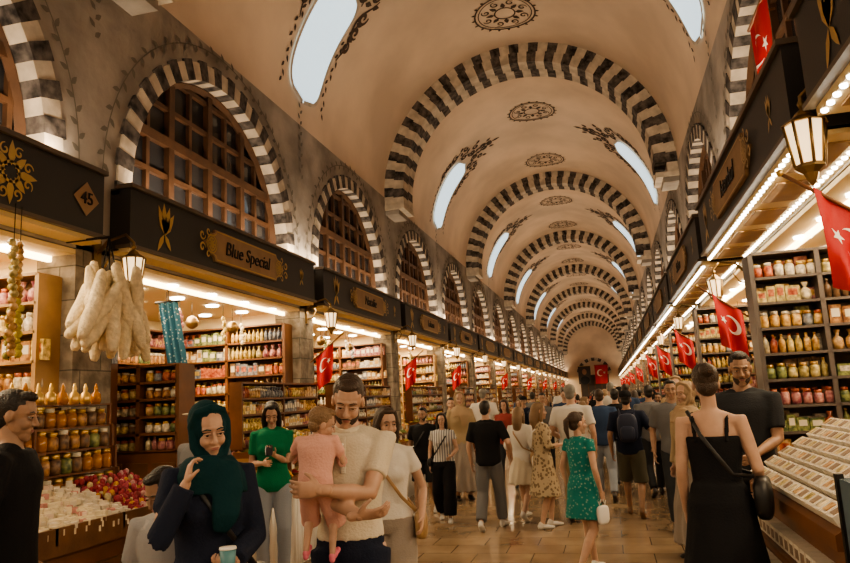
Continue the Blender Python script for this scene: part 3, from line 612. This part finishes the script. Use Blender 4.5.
l.lathe([(.012,.02),(.022,.045),(.004,.08)],(.38,0,0),brassM,8)
lm=l.mesh('ottoman_lantern')
for i in range(1,NB):
    y=Y0+BW*i
    place(lm,'ottoman_lantern',(XL,y+LO,3.12),0,1.05)
    if i==2: place(lm,'ottoman_lantern',(XR,y+RO+.02,3.27),pi,1.25)
    elif i>2: place(lm,'ottoman_lantern',(XR,y+RO,3.0),pi)
    if i>2 and (i<5 or i%2==1): place(flm,'turkish_flag',(XL+.2,y-.1,2.42),0,.9)
    if i<6 or i%2==0: place(flm,'turkish_flag',(XR-.18,y+RO-.9 if i!=2 else 4.15,2.48 if i!=2 else 2.55),pi,.95)
bf=MB(); flag(bf,(0,0,0),(0,-1,0),(0,0,-1),.05,(.6,.85)); bf.tube([(0,.05,0),(0,-.7,0)],.015,shelfM); bf.tube([(.15,-.3,.0),(0,-.3,0)],.012,shelfM); bf.obj('large_turkish_flag',(1.56,6.55,4.90))
bf=MB(); flag(bf,(0,0,0),(1,0,0),(0,0,-1),.03,(1.4,2.0)); bf.tube([(-.05,0,0),(1.45,0,0)],.03,shelfM); bf.obj('large_turkish_flag',(CX+.1,Y1-.6,4.4))
pb=MB(); pb.box((0,0,0),(1.3,.05,1.9),M('banner_dark',(.06,.05,.05),.7)); pb.ell((0,-.04,.35),(.25,.03,.32),skinB); pb.ell((0,-.04,-.55),(.5,.03,.45),dgr); pb.box((0,0,.97),(1.4,.07,.05),goldM); pb.obj('portrait_banner',(CX-1.0,Y1-.5,3.4))
# ------------------------------------------------------------------ signboards
def plaque(mb,x,yc,zc,hw,hh):
    pts=[]
    for sy in(1,-1):
        q=[(hw-.10,hh),(hw-.08,hh*.75),(hw-.0,hh*.6),(hw+.04,hh*.25),(hw+.13,0),(hw+.04,-hh*.25),(hw-.0,-hh*.6),(hw-.08,-hh*.75),(hw-.10,-hh)]
        pts+= [(sy*a,sy*b) for a,b in q]
    n=len(pts); V=[(x,yc+a,zc+b) for a,b in pts]+[(x+.03,yc+a,zc+b) for a,b in pts]
    mb.add(V,[tuple(range(n,2*n))]+[(i,(i+1)%n,n+(i+1)%n,n+i) for i in range(n)],plaqM)
    mp=lambda a,b:(x+.036,yc+a,zc+b)
    stroke(mb,[(a*.97,b*.9) for a,b in pts+[pts[0]]],[.014]*(n+1),goldM,mp)
    for sg in(-1,1):
        for r in(.10,.07): stroke(mb,[(sg*(hw-.02)+r*math.cos(t),r*math.sin(t)) for t in np.linspace(0,2*pi,17)],[.016]*17,goldM,mp)
        for k in range(8): leaf(mb,sg*(hw-.02),0,k*pi/4,.07,.03,goldM,mp)
        for e in(-1,1): stroke(mb,[(sg*a,e*b) for a,b in spiral(hw+.17,.07,.06,pi,1.1)],.025,goldM,mp); stroke(mb,[(sg*a,e*b) for a,b in spiral(hw+.05,.13,.05,pi,1.1)],.02,goldM,mp)
def tulip(mb,x,y,z,s,mat=goldM):
    mp=lambda a,b:(x,y+a*s,z+b*s)
    for a in(-.55,-.25,0.05,.35): leaf(mb,0,-.1,pi/2+a,.55-.15*abs(a),.15,mat,mp)
    leaf(mb,-.02,-.08,-pi/2-.5,.35,.1,mat,mp); leaf(mb,.0,-.08,-pi/2+.6,.3,.1,mat,mp)
def rosette(mb,x,y,z,s):
    mp=lambda a,b:(x,y+a*s,z+b*s)
    for k in range(8):
        t=k*pi/4; leaf(mb,.1*math.cos(t),.1*math.sin(t),t,.3 if k%2 else .42,.14,goldM,mp); stroke(mb,spiral(.36*math.cos(t+.39),.36*math.sin(t+.39),.1,t,1.1),.04,goldM,mp)
    stroke(mb,[(.16*math.cos(t),.16*math.sin(t)) for t in np.linspace(0,2*pi,17)],[.05]*17,goldM,mp)
L0=2.12
def sign(name,dp,loc,rz,text=None,num=None,first=False):
    mb=MB(); L=L0 
    mb.bb((dp-.12,-L,3.25),(dp,L,3.79),boardM); mb.bb((dp-.14,-L-.02,3.79),(dp+.03,L+.02,3.83),trimM); mb.bb((dp-.14,-L-.02,3.22),(dp+.025,L+.02,3.25),trimM)
    mb.bb((0,-L,3.2),(dp-.12,-L+.05,3.8),boardM); mb.bb((0,L-.05,3.2),(dp-.12,L,3.8),boardM)
    mb.bb((0,-L,3.74),(dp-.12,L,3.78),boardM)
    if num: rosette(mb,dp+.006,1.12,3.52,.48)
    else: plaque(mb,dp,.05,3.52,.85,.18)
    if not num: tulip(mb,dp+.006,-1.6,3.5,.62)
    if not num: tulip(mb,dp+.006,1.65,3.52,.32)
    if dp>.4:
        mb.bb((0,-L,3.17),(dp-.04,L,3.22),creamM)
        for k in range(38):
            y=-L+.1+k*(2*L-.2)/37
            for x in(dp-.05,.06): mb.lathe([(.02,0),(.02,-.014),(.012,-.02)],(x,y,3.17),ledM,6)
        for k in range(5): mb.bb((.12,-L+.15+k*.84,3.155),(dp-.12,-L+.72+k*.84,3.168),shelfL)
    else:
        mb.bb((0,-L,3.18),(dp-.02,L,3.22),creamM)
    o=mb.obj(name,loc,rz)
    def tx(t,y,z,size,x=dp+.037,m=_m['dark_iron']):
        cu=bpy.data.curves.new('lettering','FONT'); cu.body=t; cu.size=size; cu.align_x='CENTER'; cu.align_y='CENTER'; cu.extrude=.004; cu.shear=.2 if len(t)>3 else 0; cu.materials.append(m)
        q=bpy.data.objects.new('lettering',cu); COL.objects.link(q); q.parent=o; q.location=(x,y,z); q.rotation_euler=(pi/2,0,pi/2)
    if text and not num: tx(text,.05,3.52,.23)
    if num:
        dm=MB(); dm.add([(dp+.01,1.9-.15,3.52),(dp+.01,1.9,3.37),(dp+.01,1.9+.15,3.52),(dp+.01,1.9,3.67)],[(0,1,2,3)],plaqM); dm.obj('number_plate',(0,0,0),0,1,o)
        tx(num,1.9,3.52,.15,dp+.016)
    return o
lt={1:('Doga','45'),2:('Blue Special',None),3:('Natalie',None),4:('Lokum',None),5:('Baharat',None)}
rt={1:('Baharat',None),2:('Istanbul',None),3:('Safran',None)}
oL=oR=None
for i in range(0,NB):
    yc=Y0+BW*(i+.5)
    if i in lt: sign('shop_signboard',.22,(XL,yc+LO,0),0,*lt[i])
    elif oL is None: oL=sign('shop_signboard',.22,(XL,yc+LO,0),0)
    else: place(oL.data,'shop_signboard',(XL,yc+LO,0))
    if i in rt: sign('shop_signboard',.5,(XR,yc+RO,0),pi,*rt[i])
    elif oR is None: oR=sign('shop_signboard',.5,(XR,yc+RO,0),pi)
    else: place(oR.data,'shop_signboard',(XR,yc+RO,0),pi)
# ------------------------------------------------------------------ shops
def jar(mb,c,h,r,m,lid,n=8):
    mb.lathe([(r*.85,0),(r,.02),(r,h*.68),(r*.7,h*.78)],c,m,n); mb.lathe([(r*.75,h*.78),(r*.78,h),(r*.2,h+.001)],c,lid,n)
def bottle(mb,c,h,r,m,lid):
    mb.lathe([(r,0),(r,h*.6),(r*.4,h*.78),(r*.35,h*.9)],c,m,8); mb.lathe([(r*.42,h*.9),(r*.42,h)],c,lid,6)
def fill(mb,o,ax,ln,face,h,kind=None,step=None):
    o=np.array(o,float);ax=np.array(ax,float);face=np.array(face,float)
    kind=kind or random.choice('jjbpp'); t=.02; m=random.choice(prod); m2=random.choice([lidG,lidW,prod[1],prod[6]])
    while t<ln-.03:
        if random.random()<.25: m=random.choice(prod); m2=random.choice([lidG,lidW,prod[3],prod[1]])
        if random.random()<.12: kind=random.choice('jbpg')
        if kind=='j':
            r=.042; hh=h*(.62+.16*random.random()); jar(mb,o+ax*(t+r),hh,r,m,m2); t+=2*r+.006
        elif kind=='b':
            r=.03; bottle(mb,o+ax*(t+r),h*.88,r,m,m2); t+=2*r+.008
        elif kind=='g': # gathered gift bag
            r=.05; hh=h*.85; mb.lathe([(r*.8,0),(r,hh*.2),(r*.9,hh*.55),(r*.25,hh*.72),(r*.6,hh)],o+ax*(t+r),m,8); t+=2*r+.01
        else:
            wd=.07+.06*random.random(); hh=h*(.5+.42*random.random()); c=o+ax*(t+wd/2)+np.array((0,0,hh/2)); d=np.abs(ax)*wd*.94+np.abs(face)*.08+np.array((0,0,hh)); mb.box(c,d,m)
            mb.box(c+face*.0415+np.array((0,0,.01)),np.abs(ax)*wd*.62+np.abs(face)*.003+np.array((0,0,hh*.45)),m2); t+=wd
def unit(mb,o,ax,ln,face,z0,z1,rows,m=shelfM,dp=.28,kinds=None):
    o=np.array(o,float);ax=np.array(ax,float);face=np.array(face,float); up=np.array((0,0,1.))
    def bx(a,b,mm): mb.bb(np.minimum(a,b),np.maximum(a,b),mm)
    for t in(0,ln*.5,ln): bx(o+ax*(t-.02)+up*z0,o+ax*(t+.02)+face*dp+up*z1,m)
    bx(o+up*z0,o+ax*ln+face*.02+up*z1,m)
    hh=(z1-z0)/rows
    for k in range(rows+1): bx(o+up*(z0+k*hh-.012),o+ax*ln+face*dp+up*(z0+k*hh+.012),m)
    for k in range(rows):
        kd=kinds[k%len(kinds)] if kinds else None
        fill(mb,o+face*dp*.35+up*(z0+k*hh+.014),ax,ln/2-.03,face,hh*.9,kd); fill(mb,o+ax*(ln*.5+.02)+face*dp*.7+up*(z0+k*hh+.014),ax,ln/2-.03,face,hh*.88,kd)
        fill(mb,o+face*dp*.75+up*(z0+k*hh+.014),ax,ln/2-.03,face,hh*.82,kd)
def heap(mb,c,r,h,m,n=12):
    mb.lathe([(r,0),(r*.92,h*.15),(r*.55,h*.6),(r*.2,h*.93),(r*.03,h)],c,m,n)
spc=[M('spice_%d'%i,c,.9,bump=.6,bscale=150,var=.2,scale=40) for i,c in enumerate([(.5,.09,.03),(.65,.36,.05),(.28,.12,.04),(.32,.29,.08),(.62,.52,.3),(.14,.07,.03),(.42,.05,.07),(.55,.47,.11),(.18,.24,.08)])]
def shop(v):
    random.seed(100+v); mb=MB()
    sm=[shelfM,shelfL,shelfM][v%3]; D=-2.3
    mb.bb((D-.05,-2.1,0),(D,2.1,3.15),creamM); mb.bb((D,-2.16,0),(-.3,-2.07,3.15),creamM); mb.bb((D,2.07,0),(-.3,2.16,3.15),creamM)
    mb.bb((D,-2.2,3.10),(-.005,2.2,3.14),creamM)
    unit(mb,(D+.02,-1.75,0),(0,1,0),3.5,(1,0,0),.9,2.9,8,sm)
    for s in(-1,1): unit(mb,(D+.3,s*2.06,0),(1,0,0),1.85,(0,-s,0),.95,2.9,8,sm,.26)
    mb.bb((D+.3,-2.0,0),(D+.75,2.0,.9),sm)
    for s in(-1,1): mb.bb((D+.7,min(s*1.65,s*2.06),0),(-.15,max(s*1.65,s*2.06),.94),sm)
    for x in(-1.9,-1.3,-.7,-.25):
        for y in(-1.6,-.8,0,.8,1.6): mb.lathe([(.085,0),(.085,-.02),(.06,-.024)],(x,y,3.10),ledM,10)
    mb.bb((-.28,-2.05,3.05),(-.24,2.05,3.10),ledW)
    for s in(-1,1):
        for k in range(3): heap(mb,(D+.95+k*.42,s*1.86,.94),.17,.16,random.choice(spc))
    for k in range(9):
        y=-1.7+k*.42; x=-.55-.1*(k%3); mb.tube([(x,y,3.1),(x,y,2.9)],.004,metalD,4)
        if k%2: mb.lathe([(.01,.12),(.05,.10),(.085,.04),(.07,-.02),(.02,-.05)],(x,y,2.8),brassM,10)
        else:
            for j in range(6): mb.ell((x+.02*(j%2),y+.02*((j//2)%2),2.9-j*.05),(.032,.032,.04),prod[(v*3+k)%12],6,4)
    return mb.mesh('shop_interior')
def stall(v):
    random.seed(200+v); mb=MB(); fm=[shelfM,wht,shelfL][v%3]; x1=.85
    mb.bb((.1,-1.7,0),(x1,1.5,.80),fm); mb.bb((.08,-1.75,.80),(x1+.05,1.55,.86),shelfM if v!=1 else wht)
    if v==1:
        for k in range(42): mb.tube([(x1+.01,-1.68+k*.076,.02),(x1+.012+.01*(k%2),-1.68+k*.076,.8)],.022,wht,6)
        for k in range(9): mb.tube([(.12+k*.085,-1.71,.02),(.12+k*.085,-1.715,.8)],.024,wht,6)
    else:
        for k in range(6): mb.bb((x1,-1.62+k*.53,.1),(x1+.025,-1.2+k*.53,.7),shelfL if v==0 else shelfM)
    for r in range(3):
        z=.86+r*.13; x=x1-.15-r*.24
        mb.bb((x-.12,-1.65,.86),(x+.12,1.45,z+.03),shelfL)
        for k in range(10):
            y=-1.5+k*.31; m=random.choice(spc)
            for a,b,c,d in((x-.115,y-.145,x+.115,y-.13),(x-.115,y+.13,x+.115,y+.145)): mb.bb((a,b,z),(c,d,z+.1),shelfM)
            mb.bb((x+.105,y-.14,z),(x+.12,y+.14,z+.08),shelfM)
            heap(mb,(x,y,z+.03),.12,.10+.05*random.random(),m)
            mb.box((x+.09,y,z+.19),(.004,.09,.07),lidW,0)
    unit(mb,(.05,-1.6,0),(0,1,0),3.0,(1,0,0),1.25,2.0,4,shelfM,.16,'jppb')
    return mb.mesh('spice_stall')
SH_=[shop(0),shop(1),shop(2)]; ST=[stall(0),stall(1),stall(2)]
for i in range(NB):
    yc=Y0+BW*(i+.5)
    place(SH_[i%3],'shop_interior',(XL,yc+LO,0)); 
    place(SH_[(i+1)%3],'shop_interior',(XR,yc+RO,0),pi)
    if i>=3: place(ST[(i+1)%3],'spice_stall',(XL-.1,yc+.1+LO,0))
    if i>=3: place(ST[i%3],'spice_stall',(XR+.3,yc+RO-.1,0),pi)
o=place(ST[1],'spice_stall',(XL+.08,8.5,0)); o.scale=(1,.72,1)
ww=MB(); random.seed(31)
for k in range(230):
    a=random.random()*6.28; r=.24*random.random()**.5; ww.ell((-3.62+r*math.cos(a),7.55+r*math.sin(a),1.32+(.24-r)*.7*random.random()),.032,random.choice([prod[0],spc[1],prod[0],prod[4],prod[9]]),6,4)
ww.lathe([(.02,.0),(.12,.0),(.22,.10),(.29,.24),(.27,.25)],(-3.62,7.55,1.08),shelfL,16); ww.lathe([(.20,0),(.14,.03),(.06,.08),(.06,.2),(.10,.23)],(-3.62,7.55,.86),shelfM,14); ww.obj('lemon_basket')
# ------------------------------------------------------------------ left front counter
ct=MB(); CZ=.96
ct.bb((-4.2,2.2,0),(-3.28,4.95,CZ-.06),shelfM); ct.bb((-4.22,2.15,CZ-.06),(-3.22,5.0,CZ),woodC)
for k in range(5): ct.bb((-3.28,2.26+k*.54,.1),(-3.255,2.7+k*.54,.78),woodC)
for y in(2.35,3.0,3.62,4.22,4.93): ct.bb((-3.75,y,CZ),(-3.22,y+.02,CZ+.10),woodC)
ct.bb((-3.24,2.2,CZ),(-3.22,4.95,CZ+.10),woodC); ct.bb((-3.77,2.2,CZ),(-3.75,4.95,CZ+.22),woodC)
for k in range(4):
    for j in range(3): ct.box((-3.25,2.48+k*.6+j*.14,.55),(.015,.11,.3),prod[[5,10,7,9,11,2][(k*2+j)%6]])
ct.obj('wooden_stall_counter')
td=MB(); dm=[M('delight_%d'%i,c,.7) for i,c in enumerate([(.76,.69,.58),(.72,.58,.49),(.74,.65,.47),(.66,.59,.48),(.55,.28,.25)])]
random.seed(41)
for k in range(2200):
    y=2.6+random.random()*1.72; x=-3.74+random.random()*.5; z=CZ+.03+.07*random.random()+.20*(1-(x+3.74)/.5)*random.random()**.4
    td.box((x,y,z),(.04,.045,.035),dm[int((y*1.7)%4)] if random.random()<.8 else random.choice(dm),random.random()*3)
td.obj('turkish_delight_pieces')
rb=MB(); bm=[M('rosebud_%d'%i,c,.8) for i,c in enumerate([(.28,.03,.045),(.38,.07,.10),(.20,.03,.03),(.56,.33,.31)])]+[spc[1],spc[4]]
for k in range(1000):
    y=4.36+random.random()*.58; x=-3.74+random.random()*.5; z=CZ+.03+.28*random.random()**.6*(1-(x+3.74)/.62)
    rb.ell((x,y,z),(.022,.022,.026),bm[(0 if y<4.6 else 1) if random.random()<.5 else random.randrange(6)],6,4)
rb.obj('dried_rosebud_heap')
jr=MB(); random.seed(2)
for r in range(4):
    z=1.14+r*.165; xf=-3.80-.03*r
    jr.bb((-4.15,3.3,z-.012),(xf+.02,4.9,z),shelfM)
    for row in range(2):
        for k in range(15):
            c=(xf-.04-row*.13,3.36+k*.106,z)
            jar(jr,c,.125+.02*random.random(),.044,[honeyM,prod[11],prod[11],honeyM,prod[5],prod[4]][(k*3+r*2+k//3)%6],lidG if (r+k)%4 else lidW,10)
    for y in(3.31,4.1,4.89): jr.bb((xf-.005,y-.01,z),(xf+.02,y+.01,z+.165),shelfM)
jr.bb((-4.15,3.3,CZ),(-3.79,4.9,1.13),woodC); jr.bb((-4.15,3.3,1.79),(-3.86,4.9,1.80),shelfM)
for k in range(13): jr.lathe([(.03,0),(.042,.03),(.035,.08),(.014,.10),(.018,.12),(.005,.16)],(-3.95,3.4+k*.118,1.80),lidG if k%3 else honeyM,10)
jr.obj('honey_jar_rack')
lf=MB(); lufM=M('luffa',(.80,.68,.47),.9,bump=.8,bscale=45,var=.18,scale=25)
random.seed(5)
for k in range(24):
    a=-.95+1.9*k/23+random.uniform(-.06,.06); ln=.42+random.random()*.18; ctr=np.array((random.uniform(-.12,.14),-.04+math.sin(a)*.28,-.30+.07*math.cos(k*2.3)-.06*abs(a))); tl=a*.85+random.uniform(-.3,.3); d=nrm((random.uniform(-.3,.3),math.sin(tl),-math.cos(tl)))
    pts=[ctr+d*ln*(t-.5)+np.array((0,.03*math.sin(t*3),0)) for t in np.linspace(0,1,7)]; V,F_=sweep(pts,[.030,.044,.048,.051,.053,.050,.034],n=10); lf.add(V+np.random.normal(0,.002,V.shape),F_,lufM,True)
for k in range(3): lf.tube([(0,0,.25),(.02*k,.12*(k-1),-.25)],.006,metalD)
lf.tube([(-.5,0,.25),(0,0,.25)],.01,metalD)
lf.obj('hanging_luffa_bunch',(-3.93,4.90,2.90),0,1.12)
ds=MB(); random.seed(8)
for s in range(7):
    x=-4.1+random.random()*.3; y=3.55+s*.085
    for k in range(18): ds.ell((x+random.uniform(-.015,.015),y+random.uniform(-.015,.015),2.92-k*.045),(.03,.03,.03),[prod[7],spc[7],spc[3],prod[5],prod[9]][(s+k//9)%5],6,4)
    ds.tube([(x,y,3.2),(x,y,2.12)],.004,metalD,4)
ds.obj('dried_vegetable_strings')
sb=MB(); random.seed(12)
unit(sb,(-4.75,6.1,0),(1,0,0),.85,(0,-1,0),1.35,2.15,5,shelfM,.26,'jj'); sb.bb((-4.75,5.84,0),(-3.9,6.1,1.35),shelfM)
for k in range(3): sb.bb((-4.72+k*.28,5.83,.1),(-4.48+k*.28,5.84,1.25),woodC)
sb.obj('jar_shelf')
cl=MB(); n1,n2=18,10
V=[(-4.93+.24*i/n1+.14*j/n2,7.0+.03*math.sin(i*1.1),2.95-.75*j/n2) for j in range(n2+1) for i in range(n1+1)]
cl.add(V,[(j*(n1+1)+i,j*(n1+1)+i+1,(j+1)*(n1+1)+i+1,(j+1)*(n1+1)+i) for j in range(n2) for i in range(n1)],M('turquoise_print',(.02,.12,.19),.7,pat='dots',col2=(.35,.42,.42),scale=26),True)
cl.tube([(-4.97,7.0,2.96),(-4.65,7.0,2.96)],.012,metalD); cl.tube([(-4.8,7.0,3.1),(-4.8,7.0,2.96)],.005,metalD)
cl.obj('turquoise_patterned_curtain')
# ------------------------------------------------------------------ right displays
rs=MB(); random.seed(21)
unit(rs,(1.36,7.1,0),(1,0,0),1.1,(0,-1,0),1.02,2.85,8,M('display_metal',(.12,.10,.09),.4),.28); rs.bb((1.36,6.82,0),(2.46,7.1,1.0),shelfM)
o=rs.obj('packaged_goods_display')
for k in range(1,5): place(o.data,'packaged_goods_display',(.05,BW*k,0))
rc=MB(); random.seed(22); boxW=M('carton_white',(.64,.59,.50),.5); boxL=M('carton_label',(.24,.17,.12),.5)
rc.bb((.97,3.7,0),(1.6,5.62,.96),shelfM)
rc.add([(.93,3.65,1.0),(1.55,3.65,1.38),(1.55,5.65,1.38),(.93,5.65,1.0),(.93,3.65,.93),(1.55,3.65,.93),(1.55,5.65,.93),(.93,5.65,.93)],[(0,1,2,3),(4,7,6,5),(0,4,5,1),(1,5,6,2),(2,6,7,3),(3,7,4,0)],shelfM)
for r in range(6):
    x=.985+r*.1; z=1.0+(x-.93)*.613
    for k in range(17):
        y=3.72+k*.115; Tm=Matrix.Translation((x,y,z+.04))@Matrix.Rotation(-.55,4,'Y')
        rc.box((0,0,0),(.088,.098,.055),boxW,0,np.array(Tm)); rc.box((0,0,.029),(.055,.066,.004),[boxL,prod[7],prod[2],boxL,prod[9]][(k+r*2)%5],0,np.array(Tm))
for r in range(3):
    z=.22+r*.26; rc.bb((.80+.03*r,3.7,z-.02),(1.0,5.6,z),shelfM)
    for k in range(16): rc.box((.88+.03*r,3.8+k*.115,z+.05),(.1,.1,.09),boxW); rc.box((.828+.03*r,3.8+k*.115,z+.05),(.003,.06,.05),boxL)
rc.obj('boxed_sweets_counter')
gc=MB(); gc.bb((.93,2.5,0),(1.6,3.5,.5),M('case_blue',(.03,.07,.16),.3)); gb=M('case_glass',(.16,.22,.26),.08)
for a,b in(((.93,2.5,.5),(.945,3.5,1.25)),((.93,3.485,.5),(1.6,3.5,1.25)),((.93,2.5,1.25),(1.6,3.5,1.27))): gc.bb(a,b,gb)
for x,y in((.93,2.5),(.93,3.48),(1.58,3.48)): gc.bb((x-.012,y-.012,.5),(x+.02,y+.02,1.29),metalD)
gc.obj('glass_display_case')
# ------------------------------------------------------------------ lights
def area(name,loc,rot,sx,sy,p,c):
    l=bpy.data.lights.new(name,'AREA'); l.shape='RECTANGLE'; l.size=sx; l.size_y=sy; l.energy=p; l.color=c
    o=bpy.data.objects.new(name,l); COL.objects.link(o); o.location=loc; o.rotation_euler=rot; return o
warm=(1,.77,.54); ww_=(1,.765,.47)
for i in range(NB):
    yc=Y0+BW*(i+.5)
    area('shop_ceiling_lamp',(XL-.9,yc+LO,3.06),(0,0,0),.5,3.6,115,ww_); area('shop_ceiling_lamp',(XR+.9,yc+RO,3.06),(0,0,0),.5,3.6,115,ww_)
    if i%2==0:
        y=yc+HB
        area('cornice_uplight',(XL+.16,y+LO,3.87),(0,math.radians(180-40),0),.10,8.2,82,warm)
        area('cornice_uplight',(XR-.35,y+RO,3.87),(0,math.radians(180+22),0),.10,8.2,95,warm)
        area('canopy_lamp',(XR-.25,y+RO,3.13),(0,math.radians(20),0),.2,8,62,ww_)
        area('canopy_lamp',(XL+.12,y+LO,3.15),(0,math.radians(-20),0),.12,8,62,ww_)
W_=bpy.data.worlds.new('World'); S.world=W_; W_.use_nodes=True; bg=W_.node_tree.nodes['Background']; bg.inputs[0].default_value=(1,.84,.66,1); bg.inputs[1].default_value=.5
try:
    S.view_settings.look='AgX - Medium High Contrast'; S.view_settings.exposure=.12
except Exception as ex: print(ex)
# ------------------------------------------------------------------ camera
cam=bpy.data.cameras.new('Camera'); cam.sensor_width=36; cam.lens=36*700/850; co=bpy.data.objects.new('Camera',cam); COL.objects.link(co)
co.location=(0,0,1.7); cam.clip_end=300
co.rotation_euler=(Matrix.Rotation(math.radians(14.01),3,'Z')@Matrix.Rotation(math.radians(90+9.56),3,'X')@Matrix.Rotation(math.radians(-3.0),3,'Z')).to_euler()
S.camera=co
